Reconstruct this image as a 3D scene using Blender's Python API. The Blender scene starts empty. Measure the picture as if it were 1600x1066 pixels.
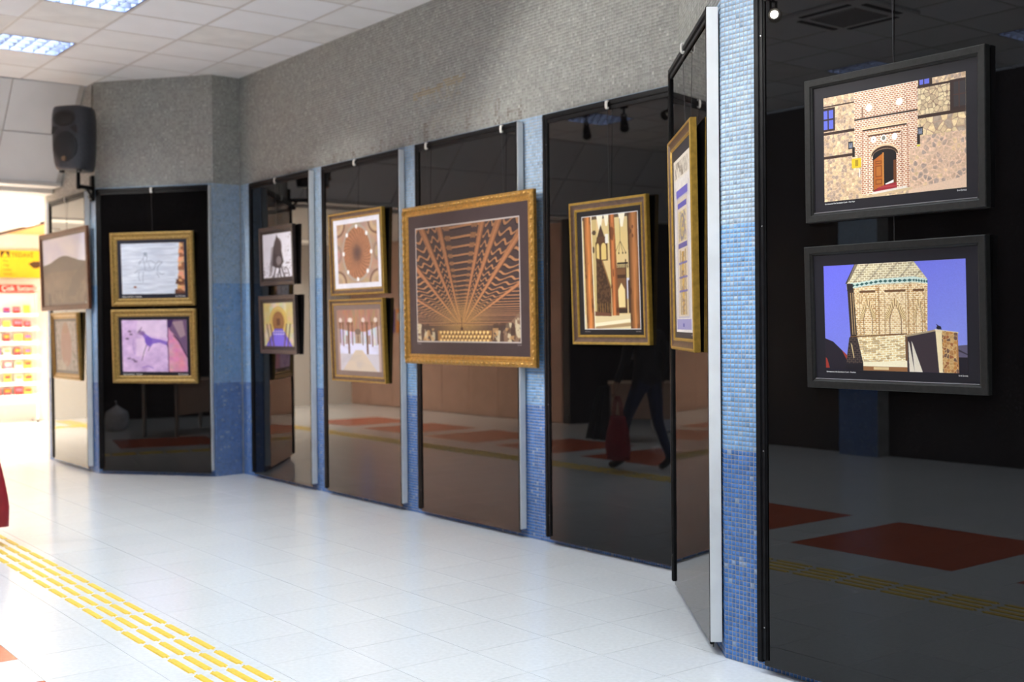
import bpy, bmesh, math, random
import numpy as np
from mathutils import Vector, Matrix

# ------------------------------------------------------------------ camera, world, exposure
scn = bpy.context.scene
COL = scn.collection
FPX, PITCH, ROLL, YAW, EYE = 1835.6, 0.014966, -0.009358, 0.652511, 1.5
cam_d = bpy.data.cameras.new('camera')
cam = bpy.data.objects.new('camera', cam_d)
COL.objects.link(cam)
cam_d.sensor_width = 36.0
cam_d.lens = FPX / 1600 * 36.0
cam_d.clip_start, cam_d.clip_end = 0.05, 200
R_ = (Vector((0.794442, -0.607268, -0.009357)), Vector((0.016522, 0.006208, 0.999844)), Vector((0.607115, 0.794473, -0.014965)))
cam.matrix_world = Matrix(((R_[0].x, R_[1].x, -R_[2].x, 0), (R_[0].y, R_[1].y, -R_[2].y, 0),
                           (R_[0].z, R_[1].z, -R_[2].z, EYE), (0, 0, 0, 1)))
cam_d.dof.use_dof = True
cam_d.dof.focus_distance = 4.9
cam_d.dof.aperture_fstop = 2.4
scn.camera = cam
world = bpy.data.worlds.new('world')
scn.world = world
world.use_nodes = True
world.node_tree.nodes['Background'].inputs[0].default_value = (0.75, 0.85, 1.0, 1)
world.node_tree.nodes['Background'].inputs[1].default_value = 0.6
scn.view_settings.view_transform = 'Standard'
scn.view_settings.look = 'None'
scn.view_settings.gamma = 1.0
scn.view_settings.use_curve_mapping = False
scn.view_settings.exposure = 0.0
P_HALL, P_FAR, P_SPOT = 38.0, 95.0, 400.0      # watts: hall luminaire, added passage fill light, track spot
rng = np.random.default_rng(7)
random.seed(7)
PI = math.pi
V = Vector


def lin(c):
    c = [x / 255 for x in c]
    return tuple(x / 12.92 if x <= 0.04045 else ((x + 0.055) / 1.055) ** 2.4 for x in c)


# ------------------------------------------------------------------ materials
def mat(name, col, rough=0.5, spec=0.5, metal=0.0, coat=0.0, emit=None, estr=0.0, noise=0.0, nscale=20.0, bump=0.0, bscale=80.0):
    m = bpy.data.materials.new(name)
    m.use_nodes = True
    nt = m.node_tree
    b = nt.nodes['Principled BSDF']
    b.inputs['Base Color'].default_value = (*col, 1)
    b.inputs['Roughness'].default_value = rough
    b.inputs['Specular IOR Level'].default_value = spec
    b.inputs['Metallic'].default_value = metal
    b.inputs['Coat Weight'].default_value = coat
    b.inputs['Coat Roughness'].default_value = 0.03
    if emit:
        b.inputs['Emission Color'].default_value = (*emit, 1)
        b.inputs['Emission Strength'].default_value = estr
    if noise or bump:
        tc = nt.nodes.new('ShaderNodeTexCoord')
        if noise:
            n = nt.nodes.new('ShaderNodeTexNoise')
            n.inputs['Scale'].default_value = nscale
            n.inputs['Detail'].default_value = 6
            nt.links.new(tc.outputs['Object'], n.inputs['Vector'])
            r = nt.nodes.new('ShaderNodeValToRGB')
            r.color_ramp.elements[0].position = 0.3
            r.color_ramp.elements[1].position = 0.7
            r.color_ramp.elements[0].color = (*[max(0, c * (1 - noise)) for c in col], 1)
            r.color_ramp.elements[1].color = (*[min(1, c * (1 + noise)) for c in col], 1)
            nt.links.new(n.outputs['Fac'], r.inputs['Fac'])
            nt.links.new(r.outputs['Color'], b.inputs['Base Color'])
        if bump:
            n2 = nt.nodes.new('ShaderNodeTexNoise')
            n2.inputs['Scale'].default_value = bscale
            nt.links.new(tc.outputs['Object'], n2.inputs['Vector'])
            bp = nt.nodes.new('ShaderNodeBump')
            bp.inputs['Strength'].default_value = bump
            bp.inputs['Distance'].default_value = 0.002
            nt.links.new(n2.outputs['Fac'], bp.inputs['Height'])
            nt.links.new(bp.outputs['Normal'], b.inputs['Normal'])
    return m


M = {}
M['grout'] = mat('grout', (0.38, 0.375, 0.36), 0.9, noise=0.25, nscale=9)
M['glass'] = mat('black_glass', (0.0035, 0.0032, 0.0034), 0.006, 0.5, noise=0.1, nscale=3)
M['black'] = mat('black_trim', (0.008, 0.008, 0.009), 0.40, 0.12, noise=0.3, nscale=30)
M['white_edge'] = mat('white_edge', (0.80, 0.82, 0.82), 0.45, noise=0.05, nscale=8)
M['clip'] = mat('clip_white', (0.8, 0.78, 0.72), 0.4, noise=0.05)
M['wire'] = mat('wire_steel', (0.05, 0.05, 0.055), 0.4, metal=0.6, noise=0.1)
M['gold'] = mat('gilt', lin((170, 126, 56)), 0.36, 0.5, metal=0.45, noise=0.35, nscale=60, bump=0.5, bscale=180)
M['goldflat'] = mat('gilt_smooth', lin((176, 140, 60)), 0.3, 0.5, metal=0.4, noise=0.2, nscale=40)
M['goldold'] = mat('gilt_aged', lin((150, 122, 64)), 0.42, 0.5, metal=0.35, noise=0.45, nscale=70, bump=0.7, bscale=200)
M['brown'] = mat('brown_moulding', lin((92, 68, 52)), 0.38, noise=0.3, nscale=40)
M['brownwood'] = mat('brown_wood', lin((84, 52, 36)), 0.5, 0.2, noise=0.3, nscale=25)
M['darkframe'] = mat('dark_frame', lin((52, 44, 42)), 0.35, noise=0.25, nscale=30)
M['charcoal'] = mat('charcoal_wood', lin((23, 23, 22)), 0.5, 0.3, noise=0.4, nscale=60, bump=0.4, bscale=120)
M['silver'] = mat('silver_lip_glint', (0.45, 0.45, 0.47), 0.25, metal=0.7, noise=0.1)
M['ceil'] = mat('ceiling_board', (0.79, 0.81, 0.82), 0.95, 0.1, noise=0.035, nscale=2.5, bump=0.25, bscale=150)
M['ceil_b'] = mat('ceiling_board_clean', (0.81, 0.84, 0.87), 0.95, 0.1, noise=0.02, nscale=3, bump=0.25, bscale=150)
M['ceil_c'] = mat('ceiling_board_stained', (0.76, 0.77, 0.76), 0.95, 0.1, noise=0.07, nscale=4, bump=0.25, bscale=150)
M['tbar'] = mat('ceiling_bar', (0.58, 0.57, 0.55), 0.5, noise=0.05)
M['plaster'] = mat('plaster', (0.62, 0.60, 0.57), 0.9, noise=0.06, nscale=4)
M['floor'] = mat('terrazzo', (0.765, 0.785, 0.80), 0.17, 0.42, noise=0.05, nscale=45)
M['floor_b'] = mat('terrazzo_pale', (0.78, 0.80, 0.812), 0.17, 0.42, noise=0.05, nscale=45)
M['floor_red'] = mat('terrazzo_terracotta', lin((206, 106, 76)), 0.2, 0.5, noise=0.1, nscale=45)
M['joint'] = mat('floor_joint', (0.66, 0.67, 0.67), 0.8, noise=0.15, nscale=12)
M['yellow'] = mat('tactile_yellow', lin((236, 200, 74)), 0.5, noise=0.12, nscale=30)
M['pink'] = mat('pink_stone', lin((214, 172, 152)), 0.35, noise=0.08, nscale=4)
M['granite'] = mat('dark_granite', (0.016, 0.010, 0.009), 0.25, noise=0.4, nscale=60)
M['alu'] = mat('louvre_aluminium', (0.09, 0.105, 0.16), 0.35, metal=0.4, noise=0.05)
M['reflector'] = mat('lamp_reflector', (0.10, 0.125, 0.22), 0.4, noise=0.05)
M['lampwhite'] = mat('lamp_white', (0.8, 0.8, 0.8), 0.5, noise=0.03)
M['tube'] = mat('lamp_tube', (1, 1, 1), 0.5, emit=(0.90, 0.95, 1.0), estr=1.6)
M['diffuser'] = mat('fill_diffuser', (1, 0.95, 0.85), 0.5, emit=(1.0, 0.86, 0.66), estr=3.0)
M['spotface'] = mat('spot_lens', (1, 0.9, 0.7), 0.3, emit=(1.0, 0.90, 0.72), estr=3.0)
M['spk'] = mat('speaker_shell', (0.030, 0.032, 0.040), 0.5, noise=0.2, nscale=40, bump=0.3, bscale=300)
M['grille'] = mat('speaker_grille', (0.014, 0.015, 0.017), 0.7, noise=0.4, nscale=300)
M['horn'] = mat('speaker_horn', (0.006, 0.006, 0.007), 0.4, noise=0.2)
M['bronze'] = mat('speaker_badge', lin((120, 96, 76)), 0.4, metal=0.4, noise=0.1)
M['white'] = mat('shop_white', (0.82, 0.80, 0.76), 0.6, noise=0.03)
M['orange'] = mat('orange_ceiling', lin((232, 176, 110)), 0.7, noise=0.05)
M['signred'] = mat('sign_red', lin((200, 40, 36)), 0.5, noise=0.04)
M['signyellow'] = mat('sign_yellow', lin((236, 206, 40)), 0.5, noise=0.04)
M['signdark'] = mat('sign_dark', lin((90, 60, 30)), 0.5, noise=0.04)
M['caption'] = mat('caption_white', (0.85, 0.85, 0.85), 0.5, noise=0.02)
M['bagred'] = mat('bag_red', lin((150, 22, 36)), 0.6, noise=0.12, nscale=12)
M['skin'] = mat('skin', lin((196, 150, 124)), 0.5, noise=0.05)
M['hair'] = mat('hair', (0.015, 0.011, 0.009), 0.5, noise=0.3, nscale=50)
M['jacket'] = mat('jacket_black', (0.012, 0.012, 0.014), 0.75, noise=0.3, nscale=20)
M['jeans'] = mat('jeans', lin((44, 58, 92)), 0.8, noise=0.2, nscale=30)
M['shoe'] = mat('shoe_dark', (0.03, 0.03, 0.032), 0.5, noise=0.2)
M['scarf'] = mat('scarf_grey', (0.45, 0.46, 0.48), 0.85, noise=0.2, nscale=30)
M['desk'] = mat('desk_beige', lin((190, 160, 138)), 0.5, noise=0.06, nscale=12)
M['deskleg'] = mat('desk_leg', (0.25, 0.25, 0.26), 0.4, metal=0.5, noise=0.1)
M['plasticbag'] = mat('plastic_bag', (0.6, 0.62, 0.7), 0.4, noise=0.15, nscale=15)
M['screenblue'] = mat('screen_blue', (0.05, 0.08, 0.5), 0.3, emit=(0.10, 0.16, 1.0), estr=1.6)


def tile_mat(name, rough):
    m = bpy.data.materials.new(name)
    m.use_nodes = True
    nt = m.node_tree
    b = nt.nodes['Principled BSDF']
    a = nt.nodes.new('ShaderNodeAttribute')
    a.attribute_name = 'tint'
    nt.links.new(a.outputs['Color'], b.inputs['Base Color'])
    b.inputs['Roughness'].default_value = rough
    return m


M['mosaic'] = tile_mat('mosaic_glaze', 0.26)

# ------------------------------------------------------------------ mesh helpers


class MB:
    def __init__(s):
        s.v, s.f, s.m, s.mats = [], [], [], []

    def mi(s, mt):
        if mt not in s.mats:
            s.mats.append(mt)
        return s.mats.index(mt)

    def face(s, pts, mt):
        k = len(s.v)
        s.v += [tuple(p) for p in pts]
        s.f.append(tuple(range(k, k + len(pts))))
        s.m.append(s.mi(mt))

    def raw(s, vs, fs, mt):
        k = len(s.v)
        s.v += [tuple(p) for p in vs]
        i = s.mi(mt)
        for f in fs:
            s.f.append(tuple(j + k for j in f))
            s.m.append(i)

    def box(s, lo, hi, mt, top=None):
        x0, y0, z0 = lo
        x1, y1, z1 = hi
        vs = [(x0, y0, z0), (x1, y0, z0), (x1, y1, z0), (x0, y1, z0), (x0, y0, z1), (x1, y0, z1), (x1, y1, z1), (x0, y1, z1)]
        s.raw(vs, [(0, 3, 2, 1), (4, 5, 6, 7), (0, 1, 5, 4), (1, 2, 6, 5), (2, 3, 7, 6), (3, 0, 4, 7)], mt)

    def bbox(s, lo, hi, mt, c=0.004):
        """box with chamfered edges"""
        bm = bmesh.new()
        bmesh.ops.create_cube(bm, size=1)
        for v in bm.verts:
            v.co = V([lo[i] + (v.co[i] + 0.5) * (hi[i] - lo[i]) for i in range(3)])
        bmesh.ops.bevel(bm, geom=bm.edges[:], offset=c, segments=2, affect='EDGES')
        s.bm(bm, mt)

    def bm(s, bm, mt):
        bm.verts.index_update()
        s.raw([v.co[:] for v in bm.verts], [tuple(v.index for v in f.verts) for f in bm.faces], mt)
        bm.free()

    def cyl(s, p0, p1, r0, r1, mt, n=12, caps=True):
        p0, p1 = V(p0), V(p1)
        d = (p1 - p0).normalized()
        u = d.orthogonal().normalized()
        w = d.cross(u)
        vs = []
        for p, r in ((p0, r0), (p1, r1)):
            for i in range(n):
                a = 2 * PI * i / n
                vs.append(p + (u * math.cos(a) + w * math.sin(a)) * r)
        fs = [(i, (i + 1) % n, n + (i + 1) % n, n + i) for i in range(n)]
        if caps:
            fs += [tuple(range(n))[::-1], tuple(range(n, 2 * n))]
        s.raw(vs, fs, mt)

    def tube(s, pts, r, mt, n=8):
        for a, b in zip(pts, pts[1:]):
            s.cyl(a, b, r, r, mt, n)

    def ball(s, c, r, mt, n=12, sc=(1, 1, 1)):
        bm = bmesh.new()
        bmesh.ops.create_uvsphere(bm, u_segments=n, v_segments=max(6, n // 2), radius=r)
        for v in bm.verts:
            v.co = V((v.co.x * sc[0], v.co.y * sc[1], v.co.z * sc[2])) + V(c)
        s.bm(bm, mt)

    def build(s, name, parent=None, smooth=False, loc=None, rot=None):
        me = bpy.data.meshes.new(name)
        me.from_pydata(s.v, [], s.f)
        for m_ in s.mats:
            me.materials.append(M[m_])
        me.polygons.foreach_set('material_index', s.m)
        if smooth:
            me.polygons.foreach_set('use_smooth', [True] * len(s.f))
        me.update()
        return link(name, me, parent, loc, rot)


def link(name, data, parent=None, loc=None, rot=None):
    o = bpy.data.objects.new(name, data)
    COL.objects.link(o)
    if parent is not None:
        o.parent = parent
    if loc is not None:
        o.location = loc
    if rot is not None:
        o.rotation_euler = rot
    return o


def tag(o, label=None, cat=None, group=None, kind=None):
    for k, v in (('label', label), ('category', cat), ('group', group), ('kind', kind)):
        if v:
            o[k] = v
    return o


def thing(name, label, cat, loc=(0, 0, 0), rz=0.0, group=None, rx=0.0):
    o = link(name, None, None, loc)
    o.rotation_euler = (rx, 0, rz)
    o.empty_display_size = 0.1
    return tag(o, label, cat, group)


def copy_tree(o, parent=None):
    c = o.copy()
    COL.objects.link(c)
    c.parent = parent
    for ch in list(o.children):
        copy_tree(ch, c)
    return c


# ------------------------------------------------------------------ the walls: plan (x = away from the hall, y = along it)
class Plane:
    def __init__(s, a, b):
        s.a, s.b = V((*a, 0)), V((*b, 0))
        s.len = (s.b - s.a).length
        s.e = (s.b - s.a).normalized()
        s.n = V((s.e.y, -s.e.x, 0))            # out into the hall
        s.rz = math.atan2(s.e.y, s.e.x)

    def at(s, t, out=0.0, z=0.0):
        return s.a + s.e * t + s.n * out + V((0, 0, z))


CEIL = 4.0
W_FAR = Plane((3.93, 13.86), (3.93, 12.15))
W_BAYL = Plane((3.93, 12.15), (4.757, 11.098))
W_RETL = Plane((4.757, 11.098), (5.06, 11.13))
W_MAIN = Plane((5.06, 11.13), (5.06, 4.65))
W_RETR = Plane((5.06, 4.65), (4.74, 4.65))
W_BAYR = Plane((4.74, 4.65), (3.91, 3.575))
W_RIGHT = Plane((3.91, 3.575), (3.91, -4.0))


def wall(name, P, z1=CEIL, depth=0.12, ext0=0.0, ext1=0.0, mt='grout'):
    b = MB()
    b.box((-ext0, 0.003, 0), (P.len + ext1, depth, z1), mt)
    o = b.build(name, None, loc=P.a, rot=(0, 0, P.rz))
    return tag(o, kind='structure')


GREY = np.array([0.365, 0.378, 0.345])
DARKB = np.array([0.060, 0.190, 0.52])
MIDB = np.array([0.20, 0.41, 0.72])
LIGHTB = np.array([0.36, 0.51, 0.68])
PITCH_T, TS = 0.0212, 0.0188


def mosaic(parent, P, s0, s1, z0, z1, skip=(), stains=()):
    """glass mosaic: every tessera its own slightly uneven frustum, joined into one part"""
    i0, i1 = math.floor(s0 / PITCH_T), math.ceil(s1 / PITCH_T)
    j0, j1 = round(z0 / PITCH_T), math.ceil(z1 / PITCH_T)
    I, J = np.meshgrid(np.arange(i0, i1), np.arange(j0, j1))
    I, J = I.ravel(), J.ravel()
    x, z = (I + 0.5) * PITCH_T, (J + 0.5) * PITCH_T
    keep = (x > s0) & (x < s1) & (z < z1)
    for (a, b_, c, d) in skip:
        keep &= ~((x > a) & (x < b_) & (z > c) & (z < d))
    x, z = x[keep], z[keep]
    n = len(x)
    r1 = rng.random(n)
    r2 = rng.random(n)
    col = np.empty((n, 3))
    zb = z + (rng.random(n) - 0.5) * 0.0
    col[:] = GREY
    col *= (0.84 + 0.32 * r1)[:, None]
    hot = r2 > 0.93
    grey = zb >= 2.93
    col[hot & grey] *= 1.25
    for base, lo, hi, amp in ((DARKB, -1, 0.935, 0.36), (MIDB, 0.935, 1.93, 0.22), (LIGHTB, 1.93, 2.93, 0.26)):
        k = (zb >= lo) & (zb < hi)
        c = np.tile(base, (k.sum(), 1)) * (1 - amp / 2 + amp * r1[k])[:, None]
        pale = r2[k] > (0.88 if lo > 1 else 0.95)
        c[pale] = c[pale] * 0.5 + np.array([0.30, 0.36, 0.40]) * 0.75
        dk = r2[k] < 0.05
        c[dk] *= 0.78
        col[k] = c
    for (a, b_, c, d, sl, tint, amt, pr) in stains:
        zz = z - sl * (x - a)
        k = (x > a) & (x < b_) & (zz > c) & (zz < d) & (rng.random(n) < pr)
        col[k] = col[k] * (1 - amt) + np.array(tint) * amt
    h = TS / 2
    t = h - 0.0010
    out = 0.0022 + (rng.random(n) - 0.5) * 0.0007
    tx, tz = (rng.random(n) - 0.5) * 0.014, (rng.random(n) - 0.5) * 0.014
    vs = np.empty((n, 8, 3))
    for k, (sx, sz) in enumerate(((-1, -1), (1, -1), (1, 1), (-1, 1))):
        vs[:, k] = np.stack([x + sx * h, np.full(n, 0.004), z + sz * h], 1)
        vs[:, 4 + k] = np.stack([x + sx * t, 0.004 - out - tx * sx * t - tz * sz * t, z + sz * t], 1)
    fq = np.array([(4, 5, 6, 7), (0, 1, 5, 4), (1, 2, 6, 5), (2, 3, 7, 6), (3, 0, 4, 7)])
    faces = (np.arange(n)[:, None, None] * 8 + fq[None]).reshape(-1, 4)
    me = bpy.data.meshes.new('mosaic_tiles')
    me.vertices.add(n * 8)
    me.vertices.foreach_set('co', vs.ravel())
    nf = len(faces)
    me.loops.add(nf * 4)
    me.loops.foreach_set('vertex_index', faces.ravel().astype(np.int32))
    me.polygons.add(nf)
    me.polygons.foreach_set('loop_start', np.arange(nf, dtype=np.int32) * 4)
    me.update(calc_edges=True)
    at = me.attributes.new('tint', 'FLOAT_COLOR', 'POINT')
    c4 = np.ones((n * 8, 4), dtype=np.float32)
    c4[:, :3] = np.repeat(np.clip(col, 0, 1), 8, axis=0)
    at.data.foreach_set('color', c4.ravel())
    me.materials.append(M['mosaic'])
    o = link('mosaic_tiles', me, parent)
    o['kind'] = 'stuff'
    return o


PANELS = {  # key: plane, s0, s1
    'far': (W_FAR, 0.30, 1.56), 'bayl': (W_BAYL, 0.045, 1.315), 'm3': (W_MAIN, 0.32, 1.585), 'm4': (W_MAIN, 1.817, 3.112),
    'm5': (W_MAIN, 3.348, 4.662), 'm6': (W_MAIN, 4.94, 6.22), 'bayr': (W_BAYR, 0.0, 1.322), 'right': (W_RIGHT, 0.236, 1.54)}
PZ0, PZ1 = 0.05, 2.905


def holes(P):
    return [(a + 0.04, b - 0.03, 0.07, PZ1 - 0.05) for (Q, a, b) in PANELS.values() if Q is P]


wall_far = wall('wall_far', W_FAR)
mosaic(wall_far, W_FAR, 0, W_FAR.len, 0, 3.96, holes(W_FAR))
wall_bay_left = wall('wall_bay_left', W_BAYL)
mosaic(wall_bay_left, W_BAYL, 0, W_BAYL.len, 0, CEIL, holes(W_BAYL))
wall_return_left = wall('wall_return_left', W_RETL, ext1=0.05)
mosaic(wall_return_left, W_RETL, 0, W_RETL.len, 0, CEIL)
wall_main = wall('wall_main', W_MAIN, ext0=0.1, ext1=0.1)
ochre, soot = (0.42, 0.33, 0.16), (0.15, 0.11, 0.075)
st = [(3.24, 3.97, 3.27, 3.33, 0.07, ochre, 0.6, 0.8), (3.35, 3.9, 3.19, 3.28, 0.05, ochre, 0.25, 0.5), (3.5, 4.3, 3.0, 3.15, 0.0, (0.3, 0.26, 0.17), 0.2, 0.5)]
for s_, hgt in ((1.1, .05), (1.95, .1), (2.3, .07), (2.75, .12), (3.2, .09), (3.42, .16), (4.0, .18), (4.35, .2), (4.5, .12), (4.62, .15), (2.6, .06)):
    st.append((s_ - 0.03, s_ + 0.03, 2.92, 2.92 + hgt, 0, soot, 0.5, 0.6))
st.append((1.8, 4.7, 2.92, 3.0, 0, soot, 0.25, 0.35))
mosaic(wall_main, W_MAIN, 0, W_MAIN.len, 0, CEIL, holes(W_MAIN), st)
wall_return_right = wall('wall_return_right', W_RETR, ext0=0.1)
wall_bay_right = wall('wall_bay_right', W_BAYR)
mosaic(wall_bay_right, W_BAYR, 0, W_BAYR.len, 0, CEIL, holes(W_BAYR))
wall_right = wall('wall_right', W_RIGHT)
mosaic(wall_right, W_RIGHT, 0, 2.2, 0, CEIL, holes(W_RIGHT))


def plain(name, lo, hi, mt):
    b = MB()
    b.box(lo, hi, mt)
    return tag(b.build(name), kind='structure')


plain('wall_opposite', (-3.55, -4.1, 0), (-3.4, 13.3, CEIL), 'granite')
plain('wall_opposite_end', (-3.55, 13.3, 0), (-1.2, 13.45, CEIL), 'granite')
plain('wall_back', (-3.55, -4.2, 0), (4.1, -4.05, CEIL), 'plaster')
pw = plain('wall_pink', (-1.35, 13.45, 0), (-1.2, 20.0, 3.0), 'pink')
for k in range(8):                                   # stone facing slabs of the pink wall
    y0 = 13.46 + k * 0.8
    for z0, z1 in ((0.02, 0.98), (0.99, 1.95), (1.96, 2.92)):
        b = MB()
        b.box((-1.2, y0, z0), (-1.188, y0 + 0.79, z1), 'pink')
        b.build('stone_slab', pw)
plain('wall_passage', (3.95, 13.88, 0), (7.2, 14.0, 3.0), 'white')
plain('wall_passage_end', (7.2, 13.9, 0), (7.35, 20.0, 3.0), 'white')
plain('wall_shop', (-1.35, 19.75, 0), (7.35, 19.9, 3.0), 'white')
# blue pilaster on the opposite side of the hall
W_OPP = Plane((-3.2, 7.75), (-3.2, 8.25))
o_ = wall('wall_pilaster', W_OPP, depth=0.2)
mosaic(o_, W_OPP, 0, 0.5, 0, 3.4)

# ------------------------------------------------------------------ floor: 40 cm terrazzo tiles, terracotta squares of nine
FT, FU = 0.405, 0.4165
fl = MB()
fl.box((-3.6, -4.2, -0.06), (7.4, 20.0, -0.004), 'joint')
floor = tag(fl.build('floor'), kind='structure')


def tile_mesh(mt):
    b = MB()
    h = FT / 2 - 0.0008
    g = FU / 2 - 0.0008
    c = 0.0006
    b.raw([(-g, -h, -.005), (g, -h, -.005), (g, h, -.005), (-g, h, -.005), (-g + c, -h + c, 0), (g - c, -h + c, 0), (g - c, h - c, 0), (-g + c, h - c, 0)],
          [(4, 5, 6, 7), (0, 1, 5, 4), (1, 2, 6, 5), (2, 3, 7, 6), (3, 0, 4, 7)], mt)
    me = bpy.data.meshes.new('floor_tile')
    me.from_pydata(b.v, [], b.f)
    me.materials.append(M[mt])
    return me


tm = {k: tile_mesh(k) for k in ('floor', 'floor_b', 'floor_red')}
UX = [0.18 + FU * k for k in range(-9, 18)]
VY = [3.956 + FT * k for k in range(-20, 40)]


def seen(x, y):
    d = V((x, y, 0)) - V((0, 0, EYE))
    q = [d.dot(r) for r in R_]
    if q[2] < 1:
        return None
    px, py = 800 + FPX * q[0] / q[2], 533 - FPX * q[1] / q[2]
    return q[2] if -70 < px < 1300 and py < 1110 else None


cells, rest = [], MB()
for iu, u in enumerate(UX):
    for iv, v in enumerate(VY):
        cu, cv = u + FU / 2, v + FT / 2
        if cv > 19.8 or cv < -4 or cu > 5.3 and cv < 13.9 or cu > 7.3 or cu < -3.4:
            continue
        ku, kv = round((u - 0.18) / FU), round((v - 3.956) / FT)
        red = 0 <= ku <= 2 and kv % 4 in (0, 1, 2) and cv < 17
        d = seen(cu, cv)
        hid = cu > 4.0 and 3.6 < cv < 4.4 or cu > 5.1
        cells.append((d if d and not hid else 1e9 + random.random(), cu, cv, red))
cells.sort()
for k, (d, cu, cv, red) in enumerate(cells):
    mt = 'floor_red' if red else ('floor' if (k * 7919) % 5 < 3 else 'floor_b')
    if d < 1e8 and k < 296:
        link('floor_tile', tm[mt], floor, (cu, cv, (random.random() - .5) * 0.0004))
    else:
        h, g = FT / 2 - 0.0008, FU / 2 - 0.0008
        rest.raw([(cu - g, cv - h, -.004), (cu + g, cv - h, -.004), (cu + g, cv + h, -.004), (cu - g, cv + h, -.004), (cu - g, cv - h, 0), (cu + g, cv - h, 0), (cu + g, cv + h, 0), (cu - g, cv + h, 0)],
                 [(4, 5, 6, 7), (0, 1, 5, 4), (1, 2, 6, 5), (2, 3, 7, 6), (3, 0, 4, 7)], mt)
rest.build('distant_floor_tiles', floor)['kind'] = 'stuff'


def bar_mesh(L, w, hgt):
    bm = bmesh.new()
    bmesh.ops.create_cube(bm, size=1)
    for v in bm.verts:
        top = v.co.z > 0
        v.co = V((v.co.x * (w - (0.008 if top else 0)), v.co.y * (L - (0.010 if top else 0)), (v.co.z + 0.5) * hgt))
    bmesh.ops.bevel(bm, geom=[e for e in bm.edges if abs(e.verts[0].co.z - e.verts[1].co.z) > 1e-4], offset=0.012, segments=2, affect='EDGES')
    me = bpy.data.meshes.new('tactile_bar')
    bm.to_mesh(me)
    bm.free()
    me.materials.append(M['yellow'])
    return me


tb = bar_mesh(0.280, 0.036, 0.005)
tact = thing('tactile_strip', 'long strip of yellow raised tactile bars in four rows on the pale floor', 'tactile strip', (2.075, 4.54, 0))
k0 = -8
for i in range(k0, 49):
    for r in range(4):
        link('tactile_bar', tb, tact, ((r - 1.5) * 0.073, i * 0.3035 + 0.152, 0), (0, 0, (random.random() - .5) * 0.01))
tact2 = thing('tactile_strip', 'yellow tactile strip crossing the far passage in front of the book rack', 'tactile strip', (1.0, 18.15, 0), 0)
for i in range(21):
    for r in range(4):
        link('tactile_bar', tb, tact2, (i * 0.3035, (r - 1.5) * 0.073, 0), (0, 0, PI / 2))

# ------------------------------------------------------------------ ceiling: suspended boards on T bars
GU, GV = 0.655, 0.612
U0, V0 = 3.29, 8.71
cl = MB()
cl.box((-3.6, -4.2, CEIL + 0.10), (5.3, 12.35, CEIL + 0.16), 'plaster')
ceiling = tag(cl.build('ceiling'), kind='structure')
LIGHTS = []
for iu in (-1, -5, -9):
    for iv in (-18, -15, -12, -9, -6, -3, 0, 3):
        LIGHTS.append((iu, iv))
AC = (-6, -5)


def board_mesh(mt, w=GU, l=GV):
    b = MB()
    x, y = w / 2 - 0.010, l / 2 - 0.010
    b.box((-x, -y, 0.002), (x, y, 0.016), mt)
    me = bpy.data.meshes.new('ceiling_board')
    me.from_pydata(b.v, [], b.f)
    me.materials.append(M[mt])
    return me


bms = [board_mesh(k) for k in ('ceil', 'ceil_b', 'ceil_c')]
us = range(-10, 3)
vs_ = range(-21, 6)
nb = 0
far_b = MB()
for iu in us:
    for iv in vs_:
        if (iu, iv) in LIGHTS or (iu, iv) == AC:
            continue
        cu, cv = U0 + (iu + .5) * GU, V0 + (iv + .5) * GV
        if cv > 12.3 or cu > 5.3:
            continue
        if cv > 1.6:
            o = link('ceiling_board', random.choices(bms, (6, 3, 2))[0], ceiling, (cu, cv, CEIL + (random.random() - .5) * 0.001))
        else:
            x, y = GU / 2 - 0.010, GV / 2 - 0.010
            far_b.box((cu - x, cv - y, CEIL + 0.002), (cu + x, cv + y, CEIL + 0.016), 'ceil')
far_b.build('rear_ceiling_boards', ceiling)['kind'] = 'stuff'
for iu in range(-10, 4):
    b = MB()
    x = U0 + iu * GU
    b.box((x - 0.012, -4.1, CEIL), (x + 0.012, 12.3, CEIL + 0.003), 'tbar')
    b.build('ceiling_bar', ceiling)
for iv in range(-20, 7):
    b = MB()
    y = V0 + iv * GV
    if y < 12.3:
        b.box((-3.4, y - 0.009, CEIL + 0.0003), (5.1, y + 0.009, CEIL + 0.0028), 'tbar')
        b.build('ceiling_bar', ceiling)

# slanted soffit at the end of the hall and the lower ceiling of the passage behind it
SV, SEND = 12.38, 13.25
TH = math.atan2(SEND - SV, CEIL - 3.08)
SL = math.hypot(SEND - SV, CEIL - 3.08)
sf = MB()
sf.box((-3.4, 0.014, -SL), (3.925, 0.06, 0.0), 'tbar')
soffit = tag(sf.build('wall_soffit', None, loc=(0, SV, CEIL), rot=(TH, 0, 0)), kind='structure')
for iu in range(-11, 1):
    for z0, z1 in ((-SL + .004, -SL / 2 - .006), (-SL / 2 + .006, -.008)):
        x0 = 3.72 - 0.5 + iu * 0.66
        x1 = min(x0 + 0.648, 3.92)
        if x0 < -3.4:
            x0 = -3.4
        b = MB()
        b.bbox((x0, 0, z0), (x1, 0.0145, z1), 'ceil', 0.003)
        b.build('soffit_board', soffit)
b = MB()
b.box((-3.4, SEND - .01, 3.045), (3.92, SEND + 0.30, 3.085), 'white')
b.box((-3.4, SEND + 0.30, 2.999), (3.92, SEND + 0.34, 3.085), 'white')
lg = b.build('trim_1')
tag(lg, kind='structure')
lc = MB()
lc.box((-3.5, SEND + 0.345, 3.0), (4.87, 19.9, 3.1), 'white')
low = tag(lc.build('ceiling_passage'), kind='structure')
b = MB()
b.box((4.87, 13.9, 3.0), (7.35, 19.9, 3.1), 'orange')
b.build('orange_ceiling_strip', low)
b = MB()
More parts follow.
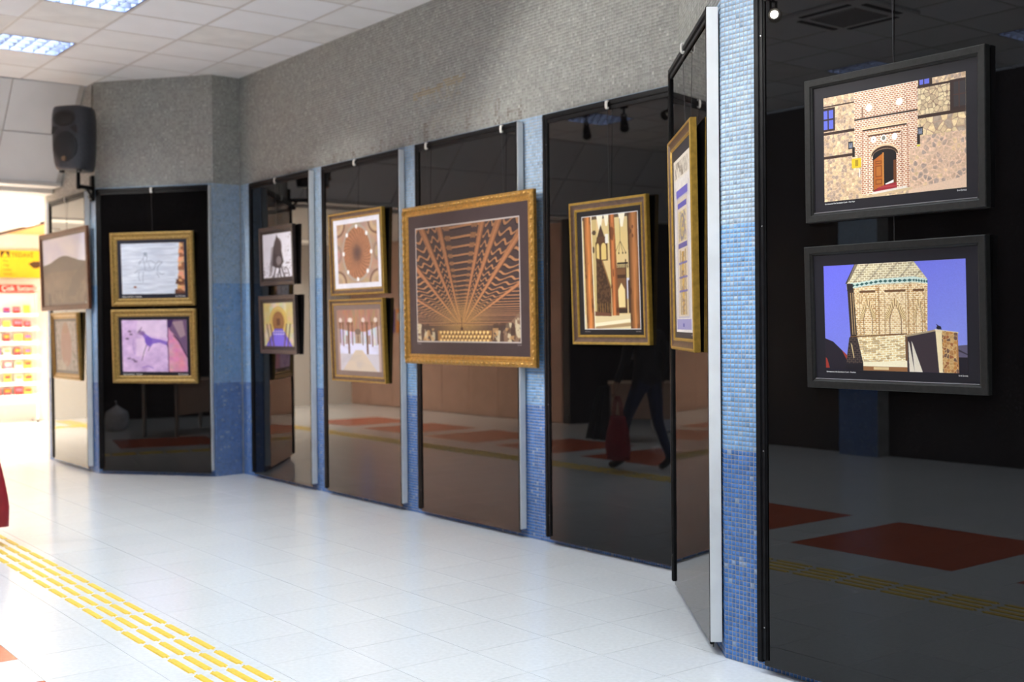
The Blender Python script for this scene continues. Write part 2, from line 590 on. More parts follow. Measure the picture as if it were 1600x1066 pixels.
b.box((4.83, 14.05, 2.97), (4.89, 19.7, 2.999), 'brownwood')
tag(b.build('trim_2'), kind='structure')

# ------------------------------------------------------------------ hall luminaires, spots, cassette
lam = None


def area(name, parent, loc, sx, sy, power, col, spread=160):
    ld = bpy.data.lights.new(name, 'AREA')
    ld.shape = 'RECTANGLE'
    ld.size, ld.size_y = sx, sy
    ld.energy = power
    ld.color = col
    ld.spread = math.radians(spread)
    return link(name, ld, parent, loc)


def make_luminaire():
    t = thing('ceiling_light', 'x', 'light')
    w, l, d = GU - 0.03, GV - 0.03, 0.092
    b = MB()
    b.box((-w / 2, -l / 2, d), (w / 2, l / 2, d + 0.006), 'reflector')
    for x in (-w / 2, w / 2 - 0.012):
        b.box((x, -l / 2, 0), (x + 0.012, l / 2, d), 'reflector')
    for y in (-l / 2, l / 2 - 0.012):
        b.box((-w / 2 + .012, y, 0), (w / 2 - .012, y + 0.012, d), 'reflector')
    b.build('housing', t)
    for k in range(4):
        y = (k - 1.5) * l / 4.1
        tb_ = MB()
        tb_.cyl((-w / 2 + .03, y, 0.080), (w / 2 - .03, y, 0.080), 0.009, 0.009, 'tube', 10)
        tb_.build('tube', t, smooth=True)
    b = MB()
    for k in range(1, 6):
        x = -w / 2 + k * w / 6
        b.box((x - 0.002, -l / 2 + .012, 0.003), (x + 0.002, l / 2 - .012, 0.052), 'alu')
    for k in (1, 2, 3):
        y = -l / 2 + k * l / 4
        b.box((-w / 2 + .012, y - 0.006, 0.002), (w / 2 - .012, y + 0.006, 0.056), 'alu')
    b.build('louvre', t)
    for k in range(4):
        y = (k - 1.5) * l / 4.1
        area('tube_light', t, (0, y, 0.068), w - 0.06, 0.03, P_HALL / 4, (0.87, 0.945, 1.0))
    return t


def near_words(u, v):
    return None


lum = make_luminaire()
ORD = ['one', 'two', 'three', 'four', 'five', 'six', 'seven', 'eight']
LAB = {(-1, 3): 'square louvred fluorescent light nearest the corner loudspeaker', (-1, 0): 'square louvred fluorescent light cut by the top edge of the photo'}
for k, (iu, iv) in enumerate(LIGHTS):
    o = lum if k == 0 else copy_tree(lum)
    o.location = (U0 + (iu + .5) * GU, V0 + (iv + .5) * GV, CEIL)
    if (iu, iv) in LAB:
        o['label'] = LAB[(iu, iv)]
        o['group'] = 'louvred ceiling lights in view'
    else:
        o['label'] = 'louvred ceiling light number %s from the soffit, %s row' % (ORD[(3 - iv) // 3], {-1: 'glass side', -5: 'middle', -9: 'desk side'}[iu])
        o['group'] = 'louvred ceiling lights outside the picture'

for x, y, pf, lw in ((-0.3, 15.0, .6, 'first of the row beyond the soffit'), (2.7, 16.8, 1.0, 'second of the row beyond the soffit'), (0.4, 17.0, 1.0, 'near the pink wall'), (2.7, 18.6, 1.0, 'furthest in the row beyond the soffit'), (0.4, 18.7, 1.0, 'in the corner by the pink wall'), (5.9, 16.4, 1.2, 'over the passage behind the far panel'), (4.5, 17.6, 1.6, 'over the book rack')):  # added glowing panels that brighten the passage in place of daylight
    t = thing('passage_fill_light', 'added square warm fill light ' + lw, 'light', (x, y, 3.0), 0, 'added fill lights of the passage')
    b = MB()
    for a0, a1, c0, c1 in ((-.32, .32, -.32, -.30), (-.32, .32, .30, .32), (-.32, -.30, -.30, .30), (.30, .32, -.30, .30)):
        b.box((a0, c0, -0.025), (a1, c1, 0), 'lampwhite')
    b.build('rim', t)
    b = MB()
    b.box((-.3, -.3, -0.012), (.3, .3, -0.004), 'diffuser')
    b.build('diffuser', t)
    area('fill_panel_light', t, (0, 0, -0.018), 0.58, 0.58, P_FAR * pf, (1.0, 0.89, 0.74), 128)

SPOTS = [  # place on the track, aim, strength, cone
    ((0.87, 2.3), (3.92, 3.52, 2.1), 0.5, 34, 'at the near end of the track'),
    ((0.87, 5.75), (3.85, 2.62, 1.85), 0.66, 30, 'second from the near end of the track'),
    ((0.87, 7.3), (5.0, 5.3, 2.3), 1.0, 52, 'third from the near end of the track'),
    ((0.87, 8.4), (5.0, 7.0, 1.9), 0.6, 34, 'fourth from the near end of the track'),
    ((0.87, 9.1), (5.0, 8.95, 1.8), 0.75, 38, 'fifth from the near end of the track'),
    ((0.87, 9.85), (2.6, 7.6, 0.2), 0, 34, 'unlit, fourth from the soffit end'),
    ((0.87, 10.5), (2.4, 8.2, 0.2), 0, 34, 'unlit, third from the soffit end'),
    ((0.87, 11.5), (4.35, 11.6, 1.9), 0.7, 34, 'at the soffit end of the track')]
tr = thing('spot_track', 'black spotlight track running along the hall ceiling', 'track', (0.87, 0, CEIL))
b = MB()
b.bbox((-0.018, 1.9, -0.036), (0.018, 11.9, -0.002), 'black', 0.003)
b.build('rail', tr)
b = MB()
b.bbox((-0.024, 1.82, -0.04), (0.024, 1.9, -0.002), 'black', 0.003)
b.build('end_feed', tr)
for k, ((x, y), tgt, f, cone, which) in enumerate(SPOTS):
    p = V((x, y, CEIL - 0.04))
    t = thing('track_spotlight', 'black track spotlight above the hall, ' + which, 'spotlight', p, 0, 'track spotlights')
    b = MB()
    b.bbox((-0.02, -0.05, -0.03), (0.02, 0.05, 0), 'black', 0.004)
    b.build('adapter', t)
    b = MB()
    b.cyl((0, 0, -0.03), (0, 0, -0.10), 0.010, 0.010, 'black', 10)
    b.bbox((-0.035, -0.012, -0.20), (-0.028, 0.012, -0.09), 'black', 0.002)
    b.bbox((0.028, -0.012, -0.20), (0.035, 0.012, -0.09), 'black', 0.002)
    b.box((-0.035, -0.012, -0.1), (0.035, 0.012, -0.092), 'black')
    b.build('yoke', t)
    d = (V(tgt) - (p + V((0, 0, -0.18)))).normalized()
    c0 = V((0, 0, -0.18))
    b = MB()
    b.cyl(c0 - d * 0.06, c0 + d * 0.02, 0.032, 0.045, 'black', 20)
    b.cyl(c0 + d * 0.02, c0 + d * 0.12, 0.045, 0.052, 'black', 20, caps=False)
    b.cyl(c0 - d * 0.075, c0 - d * 0.06, 0.02, 0.032, 'black', 20)
    b.build('lamp_head', t, smooth=True)
    b = MB()
    b.cyl(c0 + d * 0.030, c0 + d * 0.034, 0.040, 0.040, 'spotface' if f else 'silver', 20)
    b.build('lens', t)
    if not f:
        continue
    ld = bpy.data.lights.new('spot_beam', 'SPOT')
    ld.energy = P_SPOT * f
    ld.color = (1.0, 0.965, 0.91)
    ld.spot_size = math.radians(cone)
    ld.spot_blend = 0.6
    ld.shadow_soft_size = 0.022
    so = link('spot_beam', ld, t, c0 + d * 0.06)
    so.rotation_euler = d.to_track_quat('-Z', 'Y').to_euler()

t = thing('air_conditioner', 'square ceiling air conditioning cassette, seen mirrored in the black panel', 'air conditioner', (U0 + (AC[0] + .5) * GU, V0 + (AC[1] + .5) * GV, CEIL))
b = MB()
b.bbox((-.40, -.40, -0.03), (.40, .40, 0.0), 'lampwhite', 0.008)
b.build('cover', t)
b = MB()
b.box((-.22, -.22, -0.036), (.22, .22, -0.0301), 'tbar')
for k in range(14):
    y = -.21 + k * 0.032
    b.box((-.21, y, -0.04), (.21, y + 0.006, -0.036), 'black')
b.build('intake_grille', t)
for rz in range(4):
    b = MB()
    b.box((-.24, .29, -0.034), (.24, .34, -0.0302), 'black')
    b.build('outlet_flap', t, rot=(0, 0, rz * PI / 2))

# ------------------------------------------------------------------ display panels
PLAB = {
    'far': 'black glass display panel at the far left, beside the bright passage',
    'bayl': 'black glass display panel on the slanted bay wall under the loudspeaker',
    'm3': 'black glass display panel with two small dark framed pictures, next to the blue corner',
    'm4': 'black glass display panel behind the dome picture and the pillared hall picture',
    'm5': 'black glass display panel behind the large gold framed ceiling picture',
    'm6': 'black glass display panel with the wooden column mosque picture',
    'bayr': 'black glass display panel on the slanted wall behind the tall ornamental page',
    'right': 'wide black glass display panel with two charcoal framed pictures at the right'}


def panel(key, P, s0, s1):
    t = thing('display_panel', PLAB[key], 'display panel', P.at(s0), P.rz, 'black glass display panels')
    w = s1 - s0
    b = MB()
    b.box((0.006, -0.040, PZ0 + 0.01), (w - 0.006, -0.012, PZ1 - 0.004), 'black')
    b.build('backing_board', t)
    b = MB()
    b.bbox((0.03, -0.046, 0.035), (w - 0.012, -0.0402, PZ1 - 0.03), 'glass', 0.001)
    b.build('glass_panel', t)
    b = MB()                                   # left post: a black channel with a bright inner arris
    b.bbox((0.0, -0.060, PZ0), (0.030, -0.004, PZ1), 'black', 0.004)
    b.bbox((0.030, -0.056, PZ0 + 0.01), (0.050, -0.0465, PZ1 - 0.01), 'black', 0.003)
    b.bbox((0.050, -0.052, PZ0 + 0.01), (0.056, -0.0465, PZ1 - 0.01), 'black', 0.0015)
    lp = b.build('side_post', t)
    for z in (0.2, 0.95, 1.9, 2.7):
        b = MB()
        b.cyl((0.04, -0.0555, z), (0.04, -0.0585, z), 0.004, 0.003, 'silver', 8)
        b.build('screw', lp)
    b = MB()
    b.bbox((w - 0.016, -0.060, PZ0), (w - 0.001, -0.040, PZ1), 'black', 0.003)
    b.build('side_post', t)
    b = MB()
    b.bbox((w - 0.0008, -0.0585, PZ0 + 0.012), (w + 0.005, -0.006, PZ1 - 0.004), 'white_edge', 0.002)
    b.build('edge_strip', t)
    b = MB()
    b.bbox((0.005, -0.058, PZ1 - 0.032), (w - 0.004, -0.006, PZ1), 'black', 0.004)
    b.bbox((0.05, -0.054, PZ1 - 0.062), (w - 0.016, -0.0465, PZ1 - 0.036), 'black', 0.003)
    b.build('top_rail', t)
    return t


for k, (P, a, c) in PANELS.items():
    panel(k, P, a, c)

# ------------------------------------------------------------------ the prints, painted with numpy


class Art:
    def __init__(s, w, h, bg, seed):
        s.w, s.h = w, h
        s.r = np.random.default_rng(seed)
        s.a = np.empty((h, w, 3))
        s.a[:] = np.array(bg) / 255
        X, Y = np.meshgrid((np.arange(w) + .5) / w, (np.arange(h) + .5) / h)
        s.X, s.Y, s.asp = X, Y, w / h

    def nz(s, fx, fy, octv=3):
        """smooth value noise 0..1, fx by fy cells"""
        out = np.zeros((s.h, s.w))
        amp = tot = 0
        amp = 1.0
        for o in range(octv):
            g = s.r.random((int(fy) + 3, int(fx) + 3))
            x, y = s.X * fx, s.Y * fy
            i, j = x.astype(int), y.astype(int)
            u, v = x - i, y - j
            u, v = u * u * (3 - 2 * u), v * v * (3 - 2 * v)
            out += amp * ((g[j, i] * (1 - u) + g[j, i + 1] * u) * (1 - v) + (g[j + 1, i] * (1 - u) + g[j + 1, i + 1] * u) * v)
            tot += amp
            amp *= .5
            fx, fy = fx * 2, fy * 2
        return out / tot

    def put(s, m, c, al=1.0):
        """blend colour (0-255 triple or array) where mask m (bool or 0..1)"""
        m = np.asarray(m, float) * al
        c = np.asarray(c, float) / 255
        s.a = s.a * (1 - m[..., None]) + c * m[..., None]

    def poly(s, pts):
        m = np.zeros((s.h, s.w), bool)
        n = len(pts)
        for k in range(n):
            (x0, y0), (x1, y1) = pts[k], pts[(k + 1) % n]
            if y0 == y1:
                continue
            c = ((s.Y >= min(y0, y1)) & (s.Y < max(y0, y1)))
            m ^= c & (s.X < x0 + (s.Y - y0) * (x1 - x0) / (y1 - y0))
        return m

    def rect(s, x0, y0, x1, y1):
        return (s.X >= x0) & (s.X < x1) & (s.Y >= y0) & (s.Y < y1)

    def ell(s, cx, cy, rx, ry):
        return ((s.X - cx) / rx) ** 2 + ((s.Y - cy) / ry) ** 2 < 1

    def seg(s, p, q, w):
        ax = s.asp
        px, py = (s.X - p[0]) * ax, s.Y - p[1]
        dx, dy = (q[0] - p[0]) * ax, q[1] - p[1]
        t = np.clip((px * dx + py * dy) / (dx * dx + dy * dy + 1e-12), 0, 1)
        return np.hypot(px - t * dx, py - t * dy) < w

    def path(s, pts, w):
        m = np.zeros((s.h, s.w), bool)
        for p, q in zip(pts, pts[1:]):
            m |= s.seg(p, q, w)
        return m

    def vor(s, n, ax=1.0):
        """voronoi stones: (cell random 0..1, border distance), n cells across"""
        gx, gy = n, max(2, int(n / s.asp * ax))
        jx, jy, rv = s.r.random((gy + 4, gx + 4)), s.r.random((gy + 4, gx + 4)), s.r.random((gy + 4, gx + 4))
        x, y = s.X * gx, s.Y * gy
        i, j = x.astype(int), y.astype(int)
        f1 = np.full(s.X.shape, 9.0)
        f2 = f1.copy()
        idv = np.zeros(s.X.shape)
        for a in (-1, 0, 1):
            for b in (-1, 0, 1):
                ii, jj = i + a + 1, j + b + 1
                d = np.hypot(i + a + jx[jj, ii] * .9 - x, (j + b + jy[jj, ii] * .9 - y))
                c = d < f1
                f2 = np.where(c, f1, np.minimum(f2, d))
                idv = np.where(c, rv[jj, ii], idv)
                f1 = np.where(c, d, f1)
        return idv, f2 - f1

    def brick(s, m, cw, ch, c0, c1, mort, jit=.5, mw=.22, sh=0.0):
        """courses of bricks in mask m; cw, ch = brick size as fractions; sh slants the courses"""
        yy = s.Y + sh * s.X
        row = np.floor(yy / ch)
        x = s.X / cw + .5 * (row % 2)
        col = np.floor(x)
        hsh = np.abs(np.sin(row * 12.9898 + col * 78.233) * 43758.5453) % 1
        fx, fy = x - col, yy / ch - row
        mo = (fx < mw * .6) | (fy < mw)
        c = np.array(c0)[None, None] * (1 - hsh[..., None]) + np.array(c1)[None, None] * hsh[..., None]
        c = np.where(mo[..., None], np.array(mort), c)
        s.put(m, c)

    def stone(s, m, n, cols, mort, mw=.09, ax=1.0):
        idv, e = s.vor(n, ax)
        k = np.minimum((idv * len(cols)).astype(int), len(cols) - 1)
        c = np.array(cols, float)[k] * (0.86 + .3 * s.nz(n * 2, n * 2))[..., None]
        c = np.where((e < mw)[..., None], np.array(mort, float) * (0.85 + .3 * s.nz(n * 2, n * 2))[..., None], c)
        s.put(m, c)

    def grain(s, amt, fx=None, fy=None):
        s.a *= (1 + amt * (s.nz(fx or s.w / 4, fy or s.h / 4, 2) - .5))[..., None]

    def image(s, name):
        im = bpy.data.images.new(name, s.w, s.h)
        px = np.ones((s.h, s.w, 4), dtype=np.float32)
        px[..., :3] = np.clip(s.a, 0, 1)[::-1]
        im.pixels.foreach_set(px.ravel())
        im.update()
        im.pack()
        return im


def gate():
    A = Art(1060, 700, (215, 190, 160), 1)
    al = np.ones_like(A.X, bool)
    A.stone(al, 46, [(226, 196, 152), (206, 176, 140), (190, 160, 128), (180, 154, 134), (214, 184, 150), (168, 146, 130), (232, 206, 164)], (206, 178, 148), .13)
    low = (A.X > .62) & (A.Y > .5)
    A.stone(low, 32, [(214, 180, 150), (200, 166, 140), (166, 146, 134), (222, 190, 150), (206, 174, 146), (184, 158, 140)], (222, 188, 160), .24)
    A.stone(A.rect(.69, .07, .9, .31), 34, [(226, 206, 164), (214, 190, 150), (196, 172, 138)], (150, 124, 104), .1)
    A.stone(A.rect(.69, .34, 1, .5), 24, [(222, 196, 150), (204, 178, 140), (170, 150, 130), (230, 206, 160)], (178, 146, 122), .1)
    A.put(A.poly([(.62, .97), (1, .9), (1, 1), (.62, 1)]), (228, 196, 168))
    for x0, y0, x1, y1, al_ in ((0, .08, .235, .095, .9), (0, .335, .235, .36, 1), (0, .565, .23, .59, 1), (.685, .055, 1, .075, 1), (.685, .315, 1, .345, 1)):
        A.put(A.rect(x0, y0, x1, y1), (58, 40, 34), al_)
    # brick portal
    up = A.rect(.235, 0, .685, .6)
    dn = A.rect(.285, .55, .625, .97)
    A.brick(up | dn, .0235, .0178, (200, 140, 102), (160, 98, 70), (252, 234, 212), mw=.36)
    A.put(A.rect(.29, .06, .30, .25) & (A.Y > .15), (110, 76, 58), .7)
    for x in (.385, .5, .61):
        A.put(A.rect(x, .14, x + .004, .25), (140, 100, 76), .7)
    A.put(A.rect(.235, .252, .685, .268), (56, 36, 28))
    for x, y in ((.343, .164), (.56, .16)):
        A.put(A.rect(x - .018, y - .024, x + .018, y + .024) | A.ell(x, y, .024, .032), (255, 250, 240))
    A.put(A.rect(.29, .335, .615, .365), (238, 204, 160), .6)
    A.put(A.rect(.295, .365, .61, .378), (56, 36, 28))
    A.put(A.rect(.335, .405, .57, .423), (238, 204, 160), .6)
    A.put(A.rect(.336, .423, .567, .436), (70, 46, 34))
    for x in (.33, .572):
        A.put(A.rect(x, .43, x + .006, .96), (150, 104, 78), .55)
    A.put(A.rect(.29, .37, .297, .96) | A.rect(.612, .37, .62, .97), (168, 112, 84), .6)
    for x in (.374, .447, .525):
        A.put(A.ell(x, .467, .021, .031), (252, 244, 232))
    A.put(A.ell(.447, .467, .013, .02), (96, 96, 84), .8)
    A.put(A.ell(.374, .467, .004, .006), (80, 70, 60))
    ring = A.ell(.452, .625, .103, .105) & (A.Y < .625)
    A.put(ring, (224, 176, 130))
    ang = np.arctan2(A.Y - .65, (A.X - .452) * 1.5)
    A.put(ring & (np.sin(ang * 60) > .3), (246, 220, 186))
    A.put(A.ell(.452, .625, .096, .085) & (A.Y < .625) & ~A.ell(.452, .632, .088, .068), (60, 40, 30))
    hole = (A.ell(.452, .625, .084, .058) & (A.Y < .625)) | A.rect(.368, .62, .536, .95)
    A.put(hole, (22, 18, 18))
    leaf = A.poly([(.372, .66), (.447, .6), (.447, .90), (.372, .94)]) & hole
    A.put(leaf, (168, 96, 36))
    A.put(leaf, np.stack([150 + 50 * A.nz(30, 6)] * 1 + [80 + 34 * A.nz(30, 6), 26 + 14 * A.nz(30, 6)], -1), .6)
    for x0, y0, x1, y1 in ((.386, .67, .432, .70), (.386, .715, .432, .82), (.386, .84, .432, .89)):
        A.put(A.rect(x0, y0, x1, y1), (112, 58, 18), .7)
        A.put(A.rect(x0 + .006, y0 + .01, x1 - .006, y1 - .01), (196, 120, 50), .7)
    A.put(A.rect(.437, .6, .447, .92) & hole, (196, 128, 60))
    A.put(A.rect(.515, .68, .536, .93) & hole, (110, 62, 30))
    A.put(A.poly([(.455, .89), (.515, .86), (.515, .885), (.46, .9)]), (240, 236, 230))
    A.put(A.poly([(.37, .945), (.45, .9), (.535, .885), (.538, .935), (.38, .955)]), (150, 40, 50))
    A.put(A.rect(.40, .91, .535, .925), (196, 84, 84), .5)
    A.put(A.poly([(.36, .955), (.60, .93), (.62, .95), (.36, .985)]), (226, 216, 204))
    A.put(A.poly([(.285, .985), (.63, .945), (.63, .97), (.285, 1)]), (206, 180, 140))
    # windows, lamps, plaque
    A.put(A.rect(0, .10, .088, .325), (52, 36, 34))
    A.put(A.rect(.0, .125, .075, .305), (96, 106, 206))
    A.put(A.rect(.03, .12, .04, .31) | A.rect(0, .205, .08, .22), (52, 40, 44))
    A.put(A.rect(.69, 0, .785, .065), (52, 36, 34))
    A.put(A.rect(.70, 0, .765, .045), (100, 110, 214))
    A.put(A.rect(.725, 0, .732, .05), (52, 40, 44))
    A.put(A.rect(.90, .05, 1, .315), (52, 36, 32))
    A.put(A.rect(.925, .075, 1, .29), (54, 50, 52))
    A.put(A.rect(.955, .07, .962, .3) | A.rect(.92, .18, 1, .19), (74, 48, 40))
    for x, y in ((.205, .49), (.702, .455)):
        A.put(A.rect(x + (.012 if x < .5 else -.022), y + .02, x + (.032 if x < .5 else -.002), y + .115), (36, 28, 26))
        A.put(A.rect(x - .018, y - .035, x + .018, y + .035), (44, 44, 50))
        A.put(A.rect(x - .012, y - .022, x + .012, y + .025), (128, 134, 150))
        A.put(A.rect(x - .002, y - .06, x + .002, y), (44, 44, 50))
    A.put(A.rect(.678, .575, .7, .59), (220, 214, 60))
    A.put(A.rect(.212, .62, .282, .71), (222, 190, 40))
    A.put(A.rect(.238, .635, .26, .695), (150, 120, 30), .8)
    A.put(A.rect(.265, .72, .275, .80), (226, 216, 206))
    A.grain(.10)
    return A


def tower():
    A = Art(1060, 700, (118, 124, 222), 2)
    g = np.clip(A.Y * .5 + .35 * A.X, 0, 1)[..., None]
    A.a[:] = (np.array((106, 108, 226)) * (1 - g) + np.array((146, 160, 226)) * g) / 255
    A.put(A.poly([(0, .70), (.06, .73), (.125, .81), (.19, .9), (.17, 1), (0, 1)]), (34, 30, 40))
    A.put(A.poly([(.125, .81), (.175, .87), (.16, .9)]), (150, 60, 44))
    A.put(A.poly([(0, .88), (.012, .9), (.03, .985), (0, .985)]), (150, 52, 42))
    A.put(A.poly([(.93, .76), (1, .75), (1, .86), (.93, .86)]), (92, 86, 108))
    A.put(A.poly([(.93, .78), (1, .83), (1, .84), (.93, .8)]), (52, 46, 58))
    A.put(A.rect(.9, .86, 1, 1), (30, 27, 36))
    # dome
    dome = A.poly([(.235, 0), (.66, 0), (.75, .165), (.75, .2), (.175, .235), (.175, .18)])
    A.brick(dome, .034, .021, (214, 200, 158), (168, 152, 122), (240, 232, 200), mw=.28)
    A.put(dome & (np.sin(A.X * 60 + A.Y * 40) > .9), (116, 104, 84), .4)
    A.put(A.poly([(.235, 0), (.24, 0), (.175, .18), (.165, .18)]), (62, 54, 50))
    A.put(A.poly([(.235, 0), (.262, 0), (.2, .15), (.175, .18)]), (92, 80, 70), .7)
    # body
    body = A.poly([(.178, .2), (.75, .2), (.742, .67), (.195, .69)])
    A.brick(body, .030, .0185, (236, 206, 150), (196, 150, 92), (252, 238, 204), mw=.30)
    A.put(body & (A.nz(110, 60, 2) > .62), (160, 108, 58), .45)
    A.put(body & (A.X > .41) & (A.X < .61), (255, 240, 205), .22)
    A.put(A.poly([(.178, .2), (.225, .2), (.245, .68), (.195, .69)]), (62, 48, 42))
    for x in (.205, .222):
        A.put(A.path([(x - .003, .27), (x + .008, .66)], .004), (196, 166, 120))
    for x in (.405, .612):
        A.put(A.rect(x, .22, x + .008, .68), (126, 84, 46), .55)
    for cx, hw in ((.328, .058), (.525, .074), (.688, .038)):
        A.put(A.rect(cx - hw, .25, cx + hw, .27), (88, 58, 34), .85)
        out_ = (np.abs(A.X - cx) / hw + np.clip((.52 - A.Y) / .2, 0, 2) ** 1.6 < 1.0) & (A.Y < .52) & (A.Y > .29)
        inn = (np.abs(A.X - cx) / (hw * .58) + np.clip((.53 - A.Y) / .15, 0, 2) ** 1.6 < 1.0) & (A.Y > .36) & (A.Y < .66)
        an = np.arctan2(A.Y - .56, (A.X - cx) * 1.5)
        A.put(out_, (240, 214, 160))
        A.put(out_ & (np.sin(an * 46) > .35), (120, 84, 48), .75)
        edge = inn ^ ((np.abs(A.X - cx) / (hw * .5) + np.clip((.535 - A.Y) / .15, 0, 2) ** 1.6 < 1.0) & (A.Y > .375) & (A.Y < .66))
        A.brick(inn, .026, .0185, (240, 214, 160), (206, 160, 104), (250, 236, 204), mw=.3)
        A.put(edge, (104, 72, 42), .8)
        for sx in (-1, 1):
            A.put(A.rect(cx + sx * hw - .002, .28, cx + sx * hw + .002, .66), (150, 112, 70), .7)
    band = A.poly([(.205, .17), (.23, .175), (.41, .145), (.66, .135), (.75, .165), (.75, .205), (.66, .185), (.41, .195), (.22, .225), (.205, .22)])
    A.put(band, (206, 224, 214))
    yb = np.where(A.X < .41, .2 - (A.X - .22) * .16, np.where(A.X < .66, .168, .168 + (A.X - .66) * .2))
    per = np.where(A.X > .66, .018, .034)
    ph = (A.X / per) % 1 - .5
    A.put(band & (np.abs(ph) * 1.6 + np.abs(A.Y - yb) / .018 < .8), (52, 96, 92))
    A.put(band & ((A.Y - yb) > .02) & ((A.X * 120) % 1 < .4), (150, 150, 130), .7)
    A.put(A.poly([(.175, .18), (.222, .18), (.222, .235), (.178, .25)]), (46, 40, 42))
    # base
    base = A.poly([(.24, .665), (.59, .655), (.60, .93), (.285, .955)])
    A.brick(base, .045, .021, (244, 222, 166), (220, 190, 134), (255, 246, 214), mw=.3, sh=.12)
    A.put(base & (A.nz(30, 50, 2) > .62), (150, 116, 74), .45)
    A.put(A.path([(.195, .685), (.6, .655)], .006), (120, 84, 50))
    A.put(A.poly([(.185, .69), (.245, .685), (.285, .93), (.155, .95)]), (44, 38, 42))
    A.brick(A.poly([(.185, .69), (.245, .685), (.285, .93), (.155, .95)]), .03, .02, (58, 48, 48), (40, 34, 38), (92, 78, 70), mw=.25)
    A.put(A.poly([(.195, .74), (.205, .76), (.22, .88), (.215, .89)]), (226, 204, 150))
    A.put(A.poly([(.15, .94), (.285, .93), (.285, 1), (.15, 1)]), (30, 27, 34))
    A.put(A.poly([(.285, .92), (.60, .905), (.60, .96), (.285, .965)]), (250, 240, 206))
    A.put(A.rect(.285, .96, .6, 1), (150, 104, 66))
    A.put(A.rect(.36, .965, .47, .99), (226, 200, 150))
    # annex
    A.put(A.poly([(.60, .675), (.80, .625), (.815, 1), (.60, 1)]), (58, 48, 54))
    A.put(A.rect(.59, .67, .605, .9), (110, 80, 56))
    for a, b_, c in ((.61, .625, .635), (.632, .66, .69)):
        A.put(A.poly([(a, .72), (a + .008, .74), (c + .015, 1), (b_ - .01, 1)]), (226, 216, 196))
    A.put(A.path([(.6, .675), (.80, .622)], .008), (170, 150, 118))
    A.put(A.poly([(.795, .62), (.94, .645), (.945, 1), (.815, 1)]), (170, 120, 72))
    an = A.poly([(.795, .62), (.94, .645), (.93, .86), (.945, 1), (.815, 1)])
    A.stone(an, 26, [(176, 126, 76), (150, 92, 56), (196, 156, 100), (112, 84, 70), (186, 130, 70)], (216, 186, 130), .1)
    A.put(A.poly([(.795, .62), (.835, .628), (.845, 1), (.815, 1)]), (240, 222, 176))
    A.put(A.poly([(.79, .612), (.945, .64), (.94, .665), (.8, .64)]), (232, 214, 170))
    A.put(A.ell(.818, .600, .016, .016) | A.poly([(.80, .565), (.815, .58), (.84, .615), (.82, .615)]), (28, 26, 36))
    A.stone(an & (A.X > .84), 46, [(176, 126, 76), (150, 92, 56), (196, 156, 100), (112, 84, 70), (186, 130, 70)], (206, 170, 116), .12)
    A.grain(.06)
    return A


